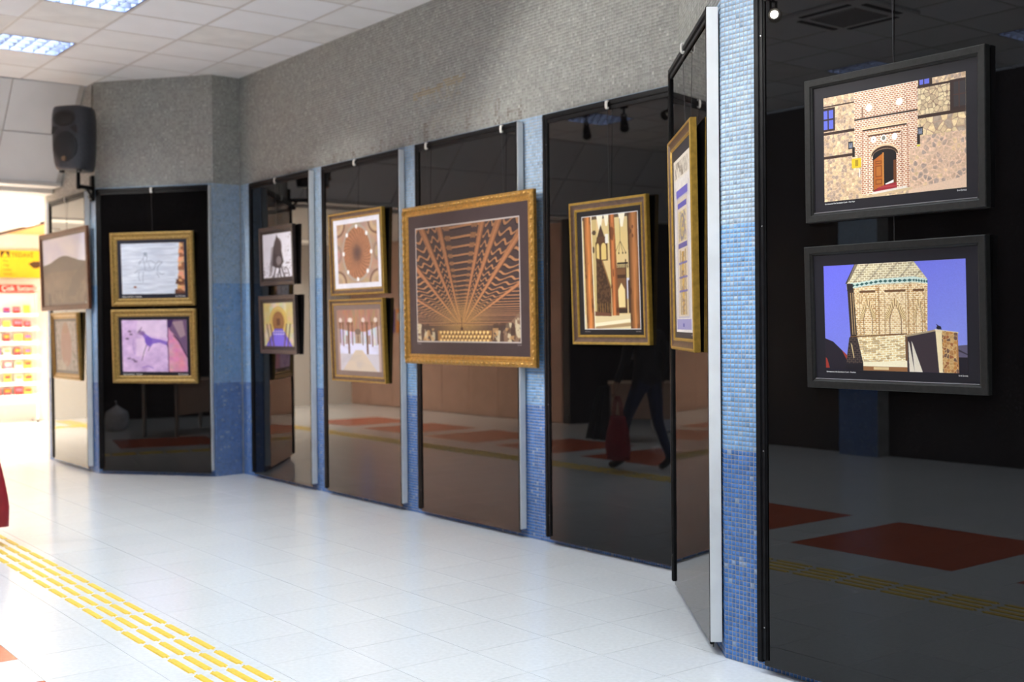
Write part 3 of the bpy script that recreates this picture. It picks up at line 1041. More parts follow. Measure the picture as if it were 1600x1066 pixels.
def vault():
    A = Art(820, 560, (58, 44, 46), 3)
    vx, vy = .46, .87
    d = np.clip(vy - A.Y, .004, 2)
    ang = (A.X - vx) * A.asp / d
    dep = 1 / d
    warm = np.clip(1.1 - d, .15, 1)[..., None]
    beam = np.array((136, 90, 60)) * (0.85 + .5 * warm)
    jo = np.array((158, 110, 74)) * (0.8 + .5 * warm)
    top = A.Y < vy - .015
    ph0 = np.log(np.clip(dep, 1, 60)) / .112
    knots = [-2.75, -1.28, -.67, -.36]
    kr = [.36, .62, 1.08, 2.3]
    side = (ang < -.36) | (ang > .36)
    zz = np.zeros_like(ang)
    for lo_, hi_ in zip(knots[:-1] + kr[:-1] + [-6], knots[1:] + kr[1:] + [-2.75]):
        m_ = (ang > lo_) & (ang <= hi_)
        zz = np.where(m_, (ang - lo_) / (hi_ - lo_), zz)
    wob = np.where(side, .26 * np.sin(zz * 2 * PI * 2.3 + .6), .05 * np.sin(ang * 9))
    fr = (ph0 + wob) % 1
    A.put(top & (np.abs(fr - .5) < np.where(side, .145, .11)), jo)
    A.put(top & (np.abs(fr - .68) < .06), (30, 22, 26), .8)
    A.put(top & ~side & (np.abs(np.abs(ang) - .24) < .05) & (np.abs(fr - .5) < .26), jo * .8)
    for k in knots + kr:
        w = .035 + abs(k) * .035
        A.put(top & (np.abs(ang - k) < w), beam)
        A.put(top & (np.abs(ang - k - w) < w * .25), (60, 40, 34), .7)
        A.put(top & (np.abs(ang - k) < w * .2), beam * 1.15)
    glow = np.exp(-(((A.X - vx) / .26) ** 2 + ((A.Y - .80) / .16) ** 2))
    A.put(glow * (0.4 + .6 * (np.sin(ph0 * 6.28 * 2) > 0)), (214, 160, 84), .75)
    # arcade at the bottom
    A.put(A.poly([(0, .80), (.12, .95), (0, 1)]) | A.poly([(0, .8), (.1, .92), (.22, 1), (0, 1)]), (126, 98, 78))
    A.put(A.poly([(1, .74), (.82, .93), (.72, 1), (1, 1)]), (126, 98, 78))
    for x, y, w in ((.03, .9, .03), (.1, .95, .025), (.17, .97, .02), (.9, .9, .035), (.98, .86, .03), (.8, .96, .03)):
        A.put(A.ell(x, y, w, .10) & (A.Y > y - .06) & (A.nz(40, 30, 2) > .35), (206, 190, 156), .85)
        A.put(A.ell(x + .03, y + .02, w * .6, .08), (66, 46, 40), .9)
    A.put(A.rect(.22, .9, .74, 1), (158, 112, 62))
    for r in range(3):
        for k in range(14):
            x, y = .25 + k * .035 + (r % 2) * .017, .915 + r * .035
            A.put(A.ell(x, y, .011, .013), (240, 204, 132))
            A.put(A.ell(x + .014, y + .012, .008, .01), (92, 60, 36))
    A.put(A.seg((.46, .8), (.46, .9), .004), (60, 40, 30))
    A.put(A.ell(.46, .885, .012, .016), (70, 46, 36))
    A.put((A.Y > .84) & (np.abs(A.X - .48) > .27) & (A.nz(26, 22, 2) > .56), (66, 46, 38), .7)
    A.put((A.Y > .88) & (np.abs(A.X - .48) > .27) & (A.nz(24, 26, 2) > .62), (196, 150, 96), .7)
    A.grain(.18)
    A.a[:6] = A.a[-6:] = (.72, .68, .66)
    A.a[:, :6] = A.a[:, -6:] = np.array((.72, .68, .66))
    return A


def minbar():
    A = Art(430, 600, (214, 192, 138), 4)
    A.put(np.ones_like(A.X), np.stack([206 + 30 * A.nz(4, 5), 182 + 30 * A.nz(4, 5), 124 + 30 * A.nz(4, 5)], -1), .7)
    A.put(A.rect(.17, 0, .27, .9), (196, 172, 112), .7)
    A.put(A.rect(0, 0, 1, .035), (92, 76, 56))
    for x, w, l in ((.15, .04, .09), (.33, .06, .13), (.45, .05, .1), (.72, .06, .12), (.9, .04, .08)):
        A.put(A.poly([(x - w, 0), (x + w, 0), (x + w * .3, l), (x - w * .3, l)]), (248, 240, 214))
    dk = (66, 44, 28)
    A.put(A.poly([(.345, .085), (.41, .19), (.28, .19)]), (72, 52, 40))
    A.put(A.poly([(.27, .19), (.43, .19), (.44, .235), (.26, .235)]), (88, 60, 38))
    A.put(A.rect(.245, .235, .46, .40), (86, 56, 34))
    for x, w in ((.285, .025), (.39, .045)):
        A.put((A.rect(x - w, .28, x + w, .39) | A.ell(x, .285, w, .04)), (226, 196, 120))
    A.put(A.rect(.42, .17, .48, .25), (238, 232, 220))
    A.put(A.poly([(.25, .37), (.36, .4), (.50, .62), (.50, .88), (.235, .86)]), dk)
    A.put(A.poly([(.25, .37), (.36, .4), (.50, .62), (.50, .88), (.235, .86)]) & (A.nz(40, 60, 2) > .55), (104, 74, 48), .6)
    A.put(A.path([(.36, .4), (.5, .64)], .007), (150, 110, 66))
    for k in range(6):
        A.put(A.rect(.25 + k * .045, .77, .258 + k * .045, .85), (150, 116, 62))
    # mihrab and lamp
    A.put(A.rect(.60, .47, .775, .86), (118, 82, 52))
    A.put(A.rect(.76, .40, .78, .86), (76, 52, 36))
    A.put(A.rect(.6, .53, .77, .56), (70, 46, 30))
    A.put((np.abs(A.X - .685) < .06 * np.clip((A.Y - .60) / .06, 0, 1)) & (A.Y > .60) & (A.Y < .81), (238, 212, 150))
    A.put(A.rect(.62, .82, .78, .86), (60, 44, 34))
    A.put(A.seg((.685, .05), (.685, .25), .0025), (110, 90, 60))
    for sx in (-.09, -.03, .04, .09):
        A.put(A.path([(.685, .24), (.685 + sx, .34)], .002), (90, 72, 48))
        A.put(A.ell(.685 + sx, .345, .012, .009), (84, 66, 44))
    A.put(A.rect(.62, .425, .81, .44), (44, 34, 28))
    for k in range(7):
        A.put(A.ell(.63 + k * .028, .46, .008, .018), (60, 46, 34))
    A.put(A.rect(.78, .56, .84, .74), (214, 214, 226))
    A.put(A.rect(.80, .58, .83, .86), (76, 52, 40))
    A.put(A.rect(.20, .13, .25, .17) | A.ell(.22, .15, .04, .015), (84, 66, 46))
    A.put(A.ell(.205, .3, .02, .03), (80, 60, 40))
    # floor
    A.put(A.rect(0, .87, 1, 1), (226, 206, 158))
    A.put(A.poly([(.18, .84), (.5, .86), (.5, .885), (.18, .88)]), (110, 70, 52))
    A.put(A.poly([(.1, .95), (.9, .905), (.9, .93), (.1, .98)]), (246, 234, 200))
    A.put(A.poly([(.1, .98), (.9, .94), (.9, .97), (.1, 1)]), (170, 140, 100))
    # timber columns
    for x0, x1, t0, t1, y1, c in ((.025, .165, .045, .19, 1, (178, 112, 58)), (.49, .59, .515, .635, .88, (172, 104, 58)), (.815, .985, .83, 1.0, 1, (150, 98, 56))):
        m = A.poly([(x0, 0), (x1, 0), (t1, y1), (t0, y1)])
        u = (A.X - x0) / (x1 - x0)
        shade = .72 + .5 * np.exp(-((u - .62) / .3) ** 2) - .25 * (u < .16)
        tex = .82 + .36 * A.nz(46, 5, 3)
        A.put(m, np.array(c) * (shade * tex)[..., None])
        A.put(m & (A.nz(20, 12, 2) > .72), (70, 40, 22), .6)
    A.put(A.poly([(.165, 0), (.18, 0), (.205, 1), (.19, 1)]), (255, 246, 214), .8)
    A.a[:4] = A.a[-4:] = .86
    A.a[:, :4] = A.a[:, -4:] = .86
    return A


def dome():
    A = Art(340, 300, (176, 150, 128), 5)
    A.put(np.ones_like(A.X), np.stack([160 + 50 * A.nz(6, 6), 132 + 44 * A.nz(6, 6), 108 + 40 * A.nz(6, 6)], -1), .8)
    for cx, cy in ((0, 0), (1, 0), (0, 1), (1, 1)):
        r = np.hypot((A.X - cx), (A.Y - cy))
        A.put((np.abs(r - .2) < .02), (120, 84, 70), .8)
        A.put((np.abs(r - .14) < .03), (206, 176, 140), .7)
    for cx, cy in ((0, .5), (1, .5)):
        r = np.hypot((A.X - cx), (A.Y - cy) * .7)
        A.put((np.abs(r - .09) < .02), (150, 126, 112), .8)
    r = np.hypot((A.X - .5) / .36, (A.Y - .5) / .46)
    A.put(np.abs(r - 1) < .04, (178, 164, 150))
    A.put(r < .93, (168, 118, 84))
    th = np.arctan2(A.Y - .5, A.X - .5)
    A.put(r < .93, np.array((150, 100, 74)) * (.85 + .3 * (np.sin(th * 32 + r * 20) > 0) * (r > .3) + .25 * A.nz(30, 30, 2))[..., None], .6)
    A.put(np.exp(-(r / .3) ** 2), (84, 62, 62), .85)
    for k in range(8):
        a = k * PI / 4 + .0
        A.put(A.ell(.5 + .345 * math.sin(a), .5 - .44 * math.cos(a), .03, .036), (255, 255, 255))
    return A


def pillars():
    A = Art(380, 300, (198, 176, 164), 6)
    A.put(A.rect(0, 0, 1, .36), (146, 100, 76))
    A.put(A.rect(0, 0, 1, .5), np.stack([150 + 60 * A.nz(24, 6), 108 + 54 * A.nz(24, 6), 88 + 50 * A.nz(24, 6)], -1), .7)
    A.put(A.poly([(0, .3), (.35, .36), (.65, .36), (1, .26), (1, .62), (0, .62)]), np.stack([170 + 70 * A.nz(30, 8), 164 + 76 * A.nz(30, 8), 176 + 80 * A.nz(30, 8)], -1))
    for x in (.08, .3, .33, .62, .9):
        A.put(A.ell(x, .17, .04, .04), (236, 226, 216), .8)
    A.put(A.rect(.42, .33, .56, .56), (176, 152, 130))
    A.put(A.ell(.49, .36, .07, .05), (120, 100, 88))
    A.put(A.rect(.47, .42, .51, .54), (140, 112, 92))
    A.put(A.rect(0, .58, 1, 1), (206, 200, 208))
    A.put(A.poly([(0, .6), (.3, .55), (.7, .55), (1, .6), (1, .72), (0, .72)]), (226, 226, 250))
    A.put(A.poly([(.1, 1), (.42, .66), (.58, .66), (.9, 1)]), (214, 196, 176))
    A.put(np.clip(A.nz(4, 10) - .45, 0, 1) * 2 * (A.Y > .6), (176, 170, 178), .5)
    for x, y1, w in ((.07, .55, .012), (.14, .6, .012), (.27, .72, .02), (.36, .58, .01), (.6, .58, .01), (.7, .72, .02), (.82, .6, .012), (.94, .56, .012)):
        A.put(A.rect(x - w, .2, x + w, y1), (112, 76, 58))
        A.put(A.rect(x - w * 2, .2, x + w * 2, .25), (126, 86, 64))
    A.put(A.rect(.2, .42, .26, .56) | A.rect(.72, .42, .78, .56), (150, 116, 104), .7)
    A.put(A.rect(0, 0, .05, 1), (160, 122, 104), .8)
    A.put(A.rect(.95, 0, 1, 1), (176, 142, 124), .7)
    return A


def statue():
    A = Art(260, 300, (236, 236, 246), 7)
    A.put(np.clip(A.nz(6, 6) - .5, 0, 1), (206, 206, 220), .6)
    A.put(A.poly([(.46, .13), (.5, .02), (.55, .14), (.63, .2), (.66, .42), (.72, .66), (.6, .8), (.42, .78), (.32, .72), (.24, .95), (.28, .6), (.36, .32)]), (66, 58, 62))
    A.put(A.ell(.53, .3, .14, .2), (84, 76, 78), .7)
    A.put(A.ell(.55, .62, .09, .1), (150, 142, 144), .8)
    A.put(A.poly([(.3, .3), (.38, .3), (.3, .95), (.2, .95)]), (150, 146, 152), .7)
    for p in ([(.6, .75), (.5, 1)], [(.62, .72), (.72, .98)], [(.45, .75), (.36, .98)], [(.55, .75), (.62, 1)]):
        A.put(A.path(p, .018), (74, 66, 70))
    A.put(A.path([(.72, .84), (.78, .78), (.86, .84), (.9, .98)], .012), (84, 76, 82))
    A.put((A.nz(26, 26, 2) > .66) & (A.Y > .62), (120, 112, 116), .8)
    A.put((A.nz(30, 30, 2) > .7) & (A.X > .78), (150, 144, 150), .6)
    return A


def apse():
    A = Art(260, 300, (190, 170, 120), 8)
    A.put(np.ones_like(A.X), np.stack([176 + 60 * A.nz(8, 8), 160 + 60 * A.nz(8, 8), 110 + 90 * A.nz(8, 8)], -1))
    A.put(A.rect(0, 0, 1, .5) & (np.abs(A.X - .5) > .28), (196, 176, 90), .5)
    A.put(A.ell(.5, .42, .3, .34), (196, 160, 70), .8)
    A.put(A.ell(.5, .44, .2, .24), (140, 96, 58), .9)
    A.put(A.rect(.44, .36, .56, .52), (96, 58, 40), .9)
    A.put(np.abs(np.hypot((A.X - .5) / .26, (A.Y - .42) / .3) - 1) < .06, (214, 190, 110), .8)
    A.put(A.poly([(.04, 1), (.36, .6), (.64, .6), (.96, 1)]), (104, 90, 206))
    A.put(A.poly([(.14, 1), (.4, .7), (.6, .7), (.86, 1)]), (132, 116, 240), .8)
    for r in range(2):
        for k in range(5):
            A.put(A.ell(.34 + k * .08, .66 + r * .06, .025, .02), (236, 228, 250), .8)
    for x in (.1, .22, .78, .9):
        A.put(A.path([(x, .5), (x + (.1 if x < .5 else -.1), 1)], .02), (90, 66, 52), .7)
    return A


def rider():
    A = Art(420, 320, (206, 214, 232), 9)
    n1 = A.nz(5, 34, 3)
    A.put(np.ones_like(A.X), np.stack([176 + 60 * n1, 186 + 58 * n1, 206 + 50 * n1], -1))
    A.put(A.nz(4, 50, 2) > .66, (150, 156, 172), .2)
    e = .93 - .05 * A.Y + .03 * (A.nz(4, 12, 2) - .5)
    A.put(A.X > e, np.stack([190 + 60 * A.nz(12, 20), 140 + 50 * A.nz(12, 20), 96 + 50 * A.nz(12, 20)], -1))
    A.put((A.X > e - .03) & (A.Y > .72) & (A.nz(14, 14, 2) > .42), (84, 50, 36), .9)
    A.put((A.X > e) & (A.nz(14, 16, 2) > .58), (120, 72, 50), .7)
    A.put(A.ell(.21, .86, .025, .018), (140, 74, 44))
    ink, w = (112, 124, 148), .009
    for p in ([(.21, .58), (.26, .53), (.33, .52), (.45, .54), (.52, .52), (.55, .42), (.60, .36), (.66, .38), (.62, .42), (.58, .47), (.58, .56), (.64, .62), (.68, .6)],
              [(.28, .57), (.27, .66), (.29, .74)], [(.35, .57), (.34, .68), (.34, .76)], [(.56, .57), (.6, .68)],
              [(.38, .53), (.37, .4), (.35, .3), (.38, .22), (.42, .27), (.4, .36), (.48, .34), (.54, .4)],
              [(.35, .31), (.29, .37), (.28, .42), (.31, .36)], [(.36, .2), (.4, .19), (.42, .24)], [(.44, .4), (.46, .5)]):
        A.put(A.path(p, w), ink, .42)
    A.put(A.ell(.39, .215, .03, .04), (126, 136, 156), .5)
    return A


def ibex():
    A = Art(420, 340, (206, 176, 220), 10)
    n1 = A.nz(9, 9, 4)
    A.put(np.ones_like(A.X), np.stack([176 + 70 * n1, 146 + 70 * n1, 196 + 56 * n1], -1))
    A.put(A.poly([(.25, 0), (.7, 0), (.7, .36), (.45, .3), (.22, .25)]), (232, 212, 236), .6)
    A.put(A.rect(.22, .36, .36, .7), (240, 220, 240), .5)
    # right slab
    e = .71 + .02 * (A.nz(3, 16, 2) - .5)
    A.put((A.X > e), (206, 140, 168))
    A.put((A.X > e), np.stack([186 + 60 * A.nz(12, 12), 120 + 60 * A.nz(12, 12), 150 + 56 * A.nz(12, 12)], -1), .7)
    A.put(A.poly([(.71, 0), (1, 0), (1, .7), (.93, .52), (.82, .3), (.74, .2)]), (110, 84, 116))
    A.put(A.poly([(.78, .04), (.94, .02), (.98, .3), (.9, .35)]) & (A.nz(16, 10, 2) > .4), (170, 144, 150), .8)
    A.put(A.poly([(.71, 0), (.8, 0), (.76, .14), (.71, .16)]), (64, 40, 92))
    A.put(np.abs(A.X - e) < .008, (84, 56, 96), .8)
    A.put(A.path([(.8, .3), (.88, .42), (.95, .6), (1, .72)], .012), (70, 46, 76))
    # goat
    body = A.poly([(.28, .24), (.32, .22), (.44, .34), (.6, .38), (.70, .42), (.70, .5), (.58, .44), (.48, .46), (.43, .53), (.38, .48), (.34, .34)])
    A.put(body, (124, 92, 190), .85)
    A.put(A.ell(.41, .4, .06, .08), (104, 74, 186), .5)
    A.put(A.ell(.31, .25, .05, .045), (130, 100, 150), .7)
    for p in ([(.24, .24), (.29, .18), (.31, .14)], [(.25, .26), (.29, .2)], [(.38, .48), (.34, .6), (.3, .78)], [(.43, .52), (.4, .6)], [(.69, .46), (.71, .58)]):
        A.put(A.path(p, .007), (96, 76, 110), .8)
    for x, y in ((.12, .22), (.14, .28), (.1, .74), (.16, .77), (.2, .8), (.08, .36)):
        A.put(A.ell(x, y, .03, .02) & (A.nz(40, 40, 2) > .4), (84, 66, 96), .8)
    A.put(A.path([(.18, .36), (.17, .5), (.19, .66)], .006), (140, 112, 190), .6)
    A.put(A.path([(.3, .92), (.4, .89), (.47, .93)], .007), (120, 84, 190), .8)
    return A


def hill():
    A = Art(420, 240, (214, 218, 244), 11)
    c = A.nz(3, 4, 3)
    A.put(np.ones_like(A.X), np.stack([196 + 50 * c, 202 + 46 * c, 240 + 12 * c], -1))
    top = .40 - .12 * np.exp(-((A.X - .5) / .3) ** 2) + .02 * A.nz(9, 1, 2)
    g = A.Y > top
    n = A.nz(10, 10, 4)
    A.put(g, np.stack([116 + 76 * n, 96 + 62 * n, 78 + 52 * n], -1))
    A.put(g & (A.Y < .52), (110, 98, 92), .55)
    A.put(A.poly([(1, .4), (.7, .62), (.55, .9), (.75, .9), (1, .6)]), (84, 70, 52), .45)
    A.put(np.exp(-(((A.X - .35) / .3) ** 2 + ((A.Y - .7) / .2) ** 2)), (196, 164, 130), .5)
    A.put((A.Y > .8) & (A.nz(20, 10, 2) > .5), (120, 96, 60), .5)
    A.a *= np.where(g, .56, .84)[..., None]
    return A


def relief():
    A = Art(240, 220, (170, 160, 150), 12)
    n = A.nz(12, 12, 4)
    A.put(np.ones_like(A.X), np.stack([140 + 80 * n, 132 + 76 * n, 126 + 76 * n], -1))
    A.put(A.ell(.5, .5, .26, .42), (190, 124, 108), .75)
    A.put(A.ell(.5, .14, .14, .12), (170, 122, 92), .7)
    for x in (.36, .46, .57, .66):
        A.put(A.path([(x, .3), (x + .01, .82)], .014), (140, 92, 84), .6)
    A.put((A.nz(26, 26, 2) > .66) & (np.abs(A.X - .5) > .28), (90, 84, 80), .8)
    A.put(A.rect(0, .8, 1, 1) & (n > .45), (206, 200, 180), .6)
    A.a *= .7
    return A


def page():
    A = Art(300, 520, (226, 220, 212), 13)
    A.put(A.nz(30, 60, 2) > .5, (206, 198, 196), .5)
    A.put(A.rect(.0, .0, 1, .12), (222, 212, 196))
    A.put(A.rect(.04, .02, .96, .11) & (A.nz(60, 30, 2) > .5), (120, 108, 92), .8)
    gold, blue, cream = (196, 160, 84), (96, 92, 170), (222, 206, 176)
    A.put(A.rect(.14, .18, .86, .92), (182, 176, 190))
    A.put(A.rect(.14, .18, .86, .225), (112, 104, 186))
    A.put(A.rect(.18, .235, .82, .91), cream)
    k = ((A.X * 30).astype(int) + (A.Y * 60).astype(int)) % 2 == 0
    A.put(A.rect(.18, .235, .82, .91) & k, (176, 164, 168), .7)
    A.put(A.rect(.22, .26, .78, .29), blue)
    A.put(A.rect(.26, .31, .74, .48), (206, 186, 130))
    A.put(A.ell(.5, .40, .17, .075), (120, 112, 120), .7)
    A.put(A.ell(.5, .40, .12, .055), (196, 170, 96))
    A.put((A.nz(40, 70, 2) > .56) & A.rect(.26, .31, .74, .48), (110, 104, 150), .6)
    A.put(A.rect(.22, .49, .78, .52), (96, 88, 150))
    for x in (.30, .62):
        A.put(A.rect(x, .53, x + .08, .9), (170, 146, 100))
    A.put(A.rect(.42, .54, .58, .9), (186, 150, 80))
    A.put((A.nz(24, 90, 2) > .52) & A.rect(.40, .54, .60, .9), (120, 100, 100), .7)
    for y in (.6, .68, .76):
        A.put(A.rect(.24, y, .76, y + .012), blue, .8)
        A.put(A.ell(.5, y + .03, .08, .02), gold)
    for x in (.06, .90):
        A.put(A.rect(x, .16, x + .025, .93), (150, 140, 170), .7)
    A.put(A.rect(.04, .925, .96, .985), (150, 146, 190))
    A.put(A.rect(.44, .95, .52, .97), (60, 60, 150))
    return A


def print_mat(name, art):
    m = bpy.data.materials.new(name)
    m.use_nodes = True
    nt = m.node_tree
    b = nt.nodes['Principled BSDF']
    im = nt.nodes.new('ShaderNodeTexImage')
    im.image = art.image(name)
    im.interpolation = 'Cubic'
    nt.links.new(im.outputs['Color'], b.inputs['Base Color'])
    b.inputs['Roughness'].default_value = 0.45
    b.inputs['Specular IOR Level'].default_value = 0.25
    return m


def plate(name, parent, x0, z0, x1, z1, y, m, th=0.0015, uv=False):
    """thin board facing -y"""
    vs = [(x0, y, z0), (x1, y, z0), (x1, y, z1), (x0, y, z1), (x0, y + th, z0), (x1, y + th, z0), (x1, y + th, z1), (x0, y + th, z1)]
    fs = [(0, 1, 2, 3), (5, 4, 7, 6), (1, 5, 6, 2), (4, 0, 3, 7), (3, 2, 6, 7), (4, 5, 1, 0)]
    me = bpy.data.meshes.new(name)
    me.from_pydata(vs, [], fs)
    me.materials.append(m)
    if uv:
        u = me.uv_layers.new(name='UVMap')
        for k, l in enumerate(((0, 0), (1, 0), (1, 1), (0, 1))):
            u.data[k].uv = l
        for k in range(4, 24):
            u.data[k].uv = (0.01, 0.01)
    me.update()
    return link(name, me, parent)


def moulding(name, parent, w, h, prof, inset=0.0):
    """mitred frame: prof = [(distance in from the outer edge, y)], mats per segment; local z from 0 to h"""
    b = MB()
    pts = [p[:2] for p in prof]
    rings = []
    for d, y in pts:
        d += inset
        rings.append([(-w / 2 + d, y, d), (w / 2 - d, y, d), (w / 2 - d, y, h - d), (-w / 2 + d, y, h - d)])
    for k in range(len(pts) - 1):
        for c in range(4):
            n = (c + 1) % 4
            b.face([rings[k][c], rings[k][n], rings[k + 1][n], rings[k + 1][c]], prof[k + 1][2])
    return b.build(name, parent)


def arc_prof(d0, d1, y0, y1, bulge, mt, n=5):
    out = []
    for k in range(1, n + 1):
        t = k / n
        out.append((d0 + (d1 - d0) * t, y0 + (y1 - y0) * t - bulge * math.sin(PI * t), mt))
    return out


def beads(name, parent, w, h, d, y, step, r, mt, sides=(0, 1, 2, 3), sq=(1, 1)):
    """a row of carved leaves along the frame, one joined relief"""
    b = MB()
    k8 = [(math.cos(a * PI / 4), math.sin(a * PI / 4)) for a in range(8)]
    for s in sides:
        L = (w if s in (0, 2) else h) - 2 * d
        n = max(2, int(L / step))
        for i in range(n):
            t = -L / 2 + (i + .5) * L / n
            if s == 0:
                c, ax, az = (t, d), 1, 0
            elif s == 2:
                c, ax, az = (t, h - d), 1, 0
            elif s == 1:
                c, ax, az = (w / 2 - d, h / 2 + t), 0, 1
            else:
                c, ax, az = (-w / 2 + d, h / 2 + t), 0, 1
            hx, hz = (L / n * .46, r) if ax else (r, L / n * .46)
            k0 = [(c[0] + hx * x, y, c[1] + hz * z) for x, z in k8]
            k1 = [(c[0] + hx * .6 * x, y - r * .5, c[1] + hz * .6 * z) for x, z in k8]
            top = (c[0], y - r * .72, c[1])
            b.raw(k0 + k1 + [top], [(q, (q + 1) % 8, 8 + (q + 1) % 8, 8 + q) for q in range(8)] + [(8 + q, 8 + (q + 1) % 8, 16) for q in range(8)], mt)
    o = b.build(name, parent, smooth=True)
    o['kind'] = 'stuff'
    return o


def mm(name, rgb, rough=0.4):
    if name not in M:
        M[name] = mat(name, lin(rgb), rough, 0.22, noise=0.06, nscale=12)
    return M[name]


G = {'main': (5.02, -1), 'right': None}
PP = {'main': Plane((5.02, 11.13), (5.02, 4.65)), 'right': Plane((3.88, 3.575), (3.88, 0)), 'bayl': Plane(tuple(W_BAYL.at(0, .042).xy), tuple(W_BAYL.at(W_BAYL.len, .042).xy)),
      'bayr': Plane(tuple(W_BAYR.at(0, .042).xy), tuple(W_BAYR.at(W_BAYR.len, .042).xy)), 'far': Plane((3.90, 14.0), (3.90, 12.15))}
D = 0.032


def prof_gold_scoop(w, a='goldflat', c='brown'):
    return [(0, D, a), (0, .003, a), (.003, 0, a)] + arc_prof(.003, w * .26, 0, .001, .003, a, 3) + arc_prof(w * .26, w * .72, .001, .012, -.006, c, 4) + \
        arc_prof(w * .72, w * .94, .010, .012, .004, a, 3) + [(w, .016, a)]


def prof_ornate(w, a='goldold'):
    return [(0, D, a), (0, .006, a), (.006, 0.002, a)] + arc_prof(.006, w * .40, .002, .003, .005, a, 4) + arc_prof(w * .40, w * .62, .003, .013, -.004, a, 3) + \
        arc_prof(w * .62, w * .9, .011, .014, .004, a, 3) + [(w, .019, a)]


def prof_flat(w, a):
    return [(0, D, a), (0, .003, a), (.003, 0, a), (w * .72, .001, a), (w * .80, .006, a), (w - .004, .008, a), (w, .014, a)]


PIC = [
    # name, plane, (s0, zc, w, h, tilt), moulding width, profile, mat colour, print rect, art, label, caption strings
    ('right', (.913, 2.179, .787, .572, .009), .037, prof_flat(.037, 'charcoal'), (32, 30, 36), (.085, .079, .704, .491), gate,
     'charcoal framed photograph of an arched brick gateway in a sunlit stone wall', ('Kervansaray Ulu Şerafettin Camii - Dış Kapı', 'Erol Sarıtaş'), 'gate'),
    ('right', (.914, 1.513, .790, .567, .032), .037, prof_flat(.037, 'charcoal'), (31, 30, 37), (.085, .075, .705, .487), tower,
     'charcoal framed photograph of an eight-sided brick tower against blue sky, below the gateway photograph', ('Kervansaray Ulu Şerafettin Camii - Kümbet', 'Erol Sarıtaş'), 'tower'),
    ('main', (5.622, 1.818, .720, .917, .030), .062, prof_gold_scoop(.062), (24, 24, 28), (.110, .096, .634, .822), minbar,
     'gold framed upright picture of a mosque interior with brown timber columns', ('Ulu Camii', 'Erol Sarıtaş'), 'small'),
    ('main', (4.045, 1.805, 1.670, 1.221, .012), .078, prof_ornate(.078, 'gold'), (60, 48, 51), (.173, .167, 1.498, 1.051), vault,
     'largest gold framed picture, a carved wooden ceiling with wavy ribs', ('Ulu Camii', 'Erol Sarıtaş'), 'small'),
    ('main', (2.462, 2.107, .893, .704, .031), .058, prof_gold_scoop(.058), (236, 236, 246), (.119, .099, .789, .605), dome,
     'gold framed picture of a brown dome from below, ringed by white lights', None, None),
    ('main', (2.465, 1.368, .896, .702, .036), .050, prof_gold_scoop(.050), (128, 108, 100), (.103, .092, .82, .611), pillars,
     'gold framed picture of a pale pillared hall, hanging below the dome picture', None, None),
    ('main', (.967, 2.161, .713, .555, .024), .045, prof_flat(.045, 'darkframe'), (58, 50, 48), (.06, .073, .656, .487), statue,
     'dark framed picture of a black statue on a white ground', None, None),
    ('main', (.978, 1.51, .764, .554, .031), .050, prof_flat(.050, 'darkframe'), (58, 50, 48), (.077, .072, .685, .482), apse,
     'dark framed picture of a golden apse over violet light, below the statue picture', None, None),
    ('bayl', (.695, 2.080, .932, .741, .036), .080, prof_ornate(.080), (30, 32, 46), (.118, .12, .822, .628), rider,
     'aged gold framed picture of a faint horse rider drawn on pale rock', ('Kaya resimleri - Camışlı', 'Erol Sarıtaş'), 'bay'),
    ('bayl', (.706, 1.305, .950, .743, .031), .080, prof_ornate(.080), (30, 30, 40), (.113, .114, .841, .635), ibex,
     'aged gold framed picture of a violet goat on purple rock, below the rider picture', ('Kaya resimleri - Camışlı', 'Erol Sarıtaş'), 'bay'),
    ('far', (.991, 2.117, 1.675, .855, .023), .055, prof_flat(.055, 'brownwood'), (70, 54, 46), (.10, .075, 1.58, .79), hill,
     'brown framed wide picture of a bare hill, beside the bright passage', None, None),
    ('far', (1.037, 1.30, .945, .722, .033), .070, prof_ornate(.070), (50, 40, 42), (.12, .10, .83, .63), relief,
     'narrow looking gold framed picture of a reddish rock figure, below the hill picture', None, None),
    ('bayr', (.663, 1.906, .815, 1.102, .012), .062, prof_gold_scoop(.062), (56, 52, 54), (.130, .092, .685, .979), page,
     'gold framed tall ornamental blue and gold page, hanging on the near slanted panel', ('Ulu Camii', None), 'small'),
]
HOOKS = {0: [.913], 1: [], 2: [5.606], 3: [3.534, 4.498], 4: [2.427], 5: [], 6: [.927], 7: [], 8: [.69], 9: [], 10: [1.054], 11: [], 12: [.66]}


def text(body, size, parent, loc, m, align='LEFT', ext=0.0002):
    c = bpy.data.curves.new('caption', 'FONT')
    c.body = body
    c.size = size
    c.align_x = align
    c.extrude = ext
    c.materials.append(m)
    o = bpy.data.objects.new('caption', c)
    COL.objects.link(o)
    me = bpy.data.meshes.new_from_object(o.evaluated_get(bpy.context.evaluated_depsgraph_get()))
    bpy.data.objects.remove(o)
    bpy.data.curves.remove(c)
    return link('caption', me, parent, loc, (PI / 2, 0, 0))


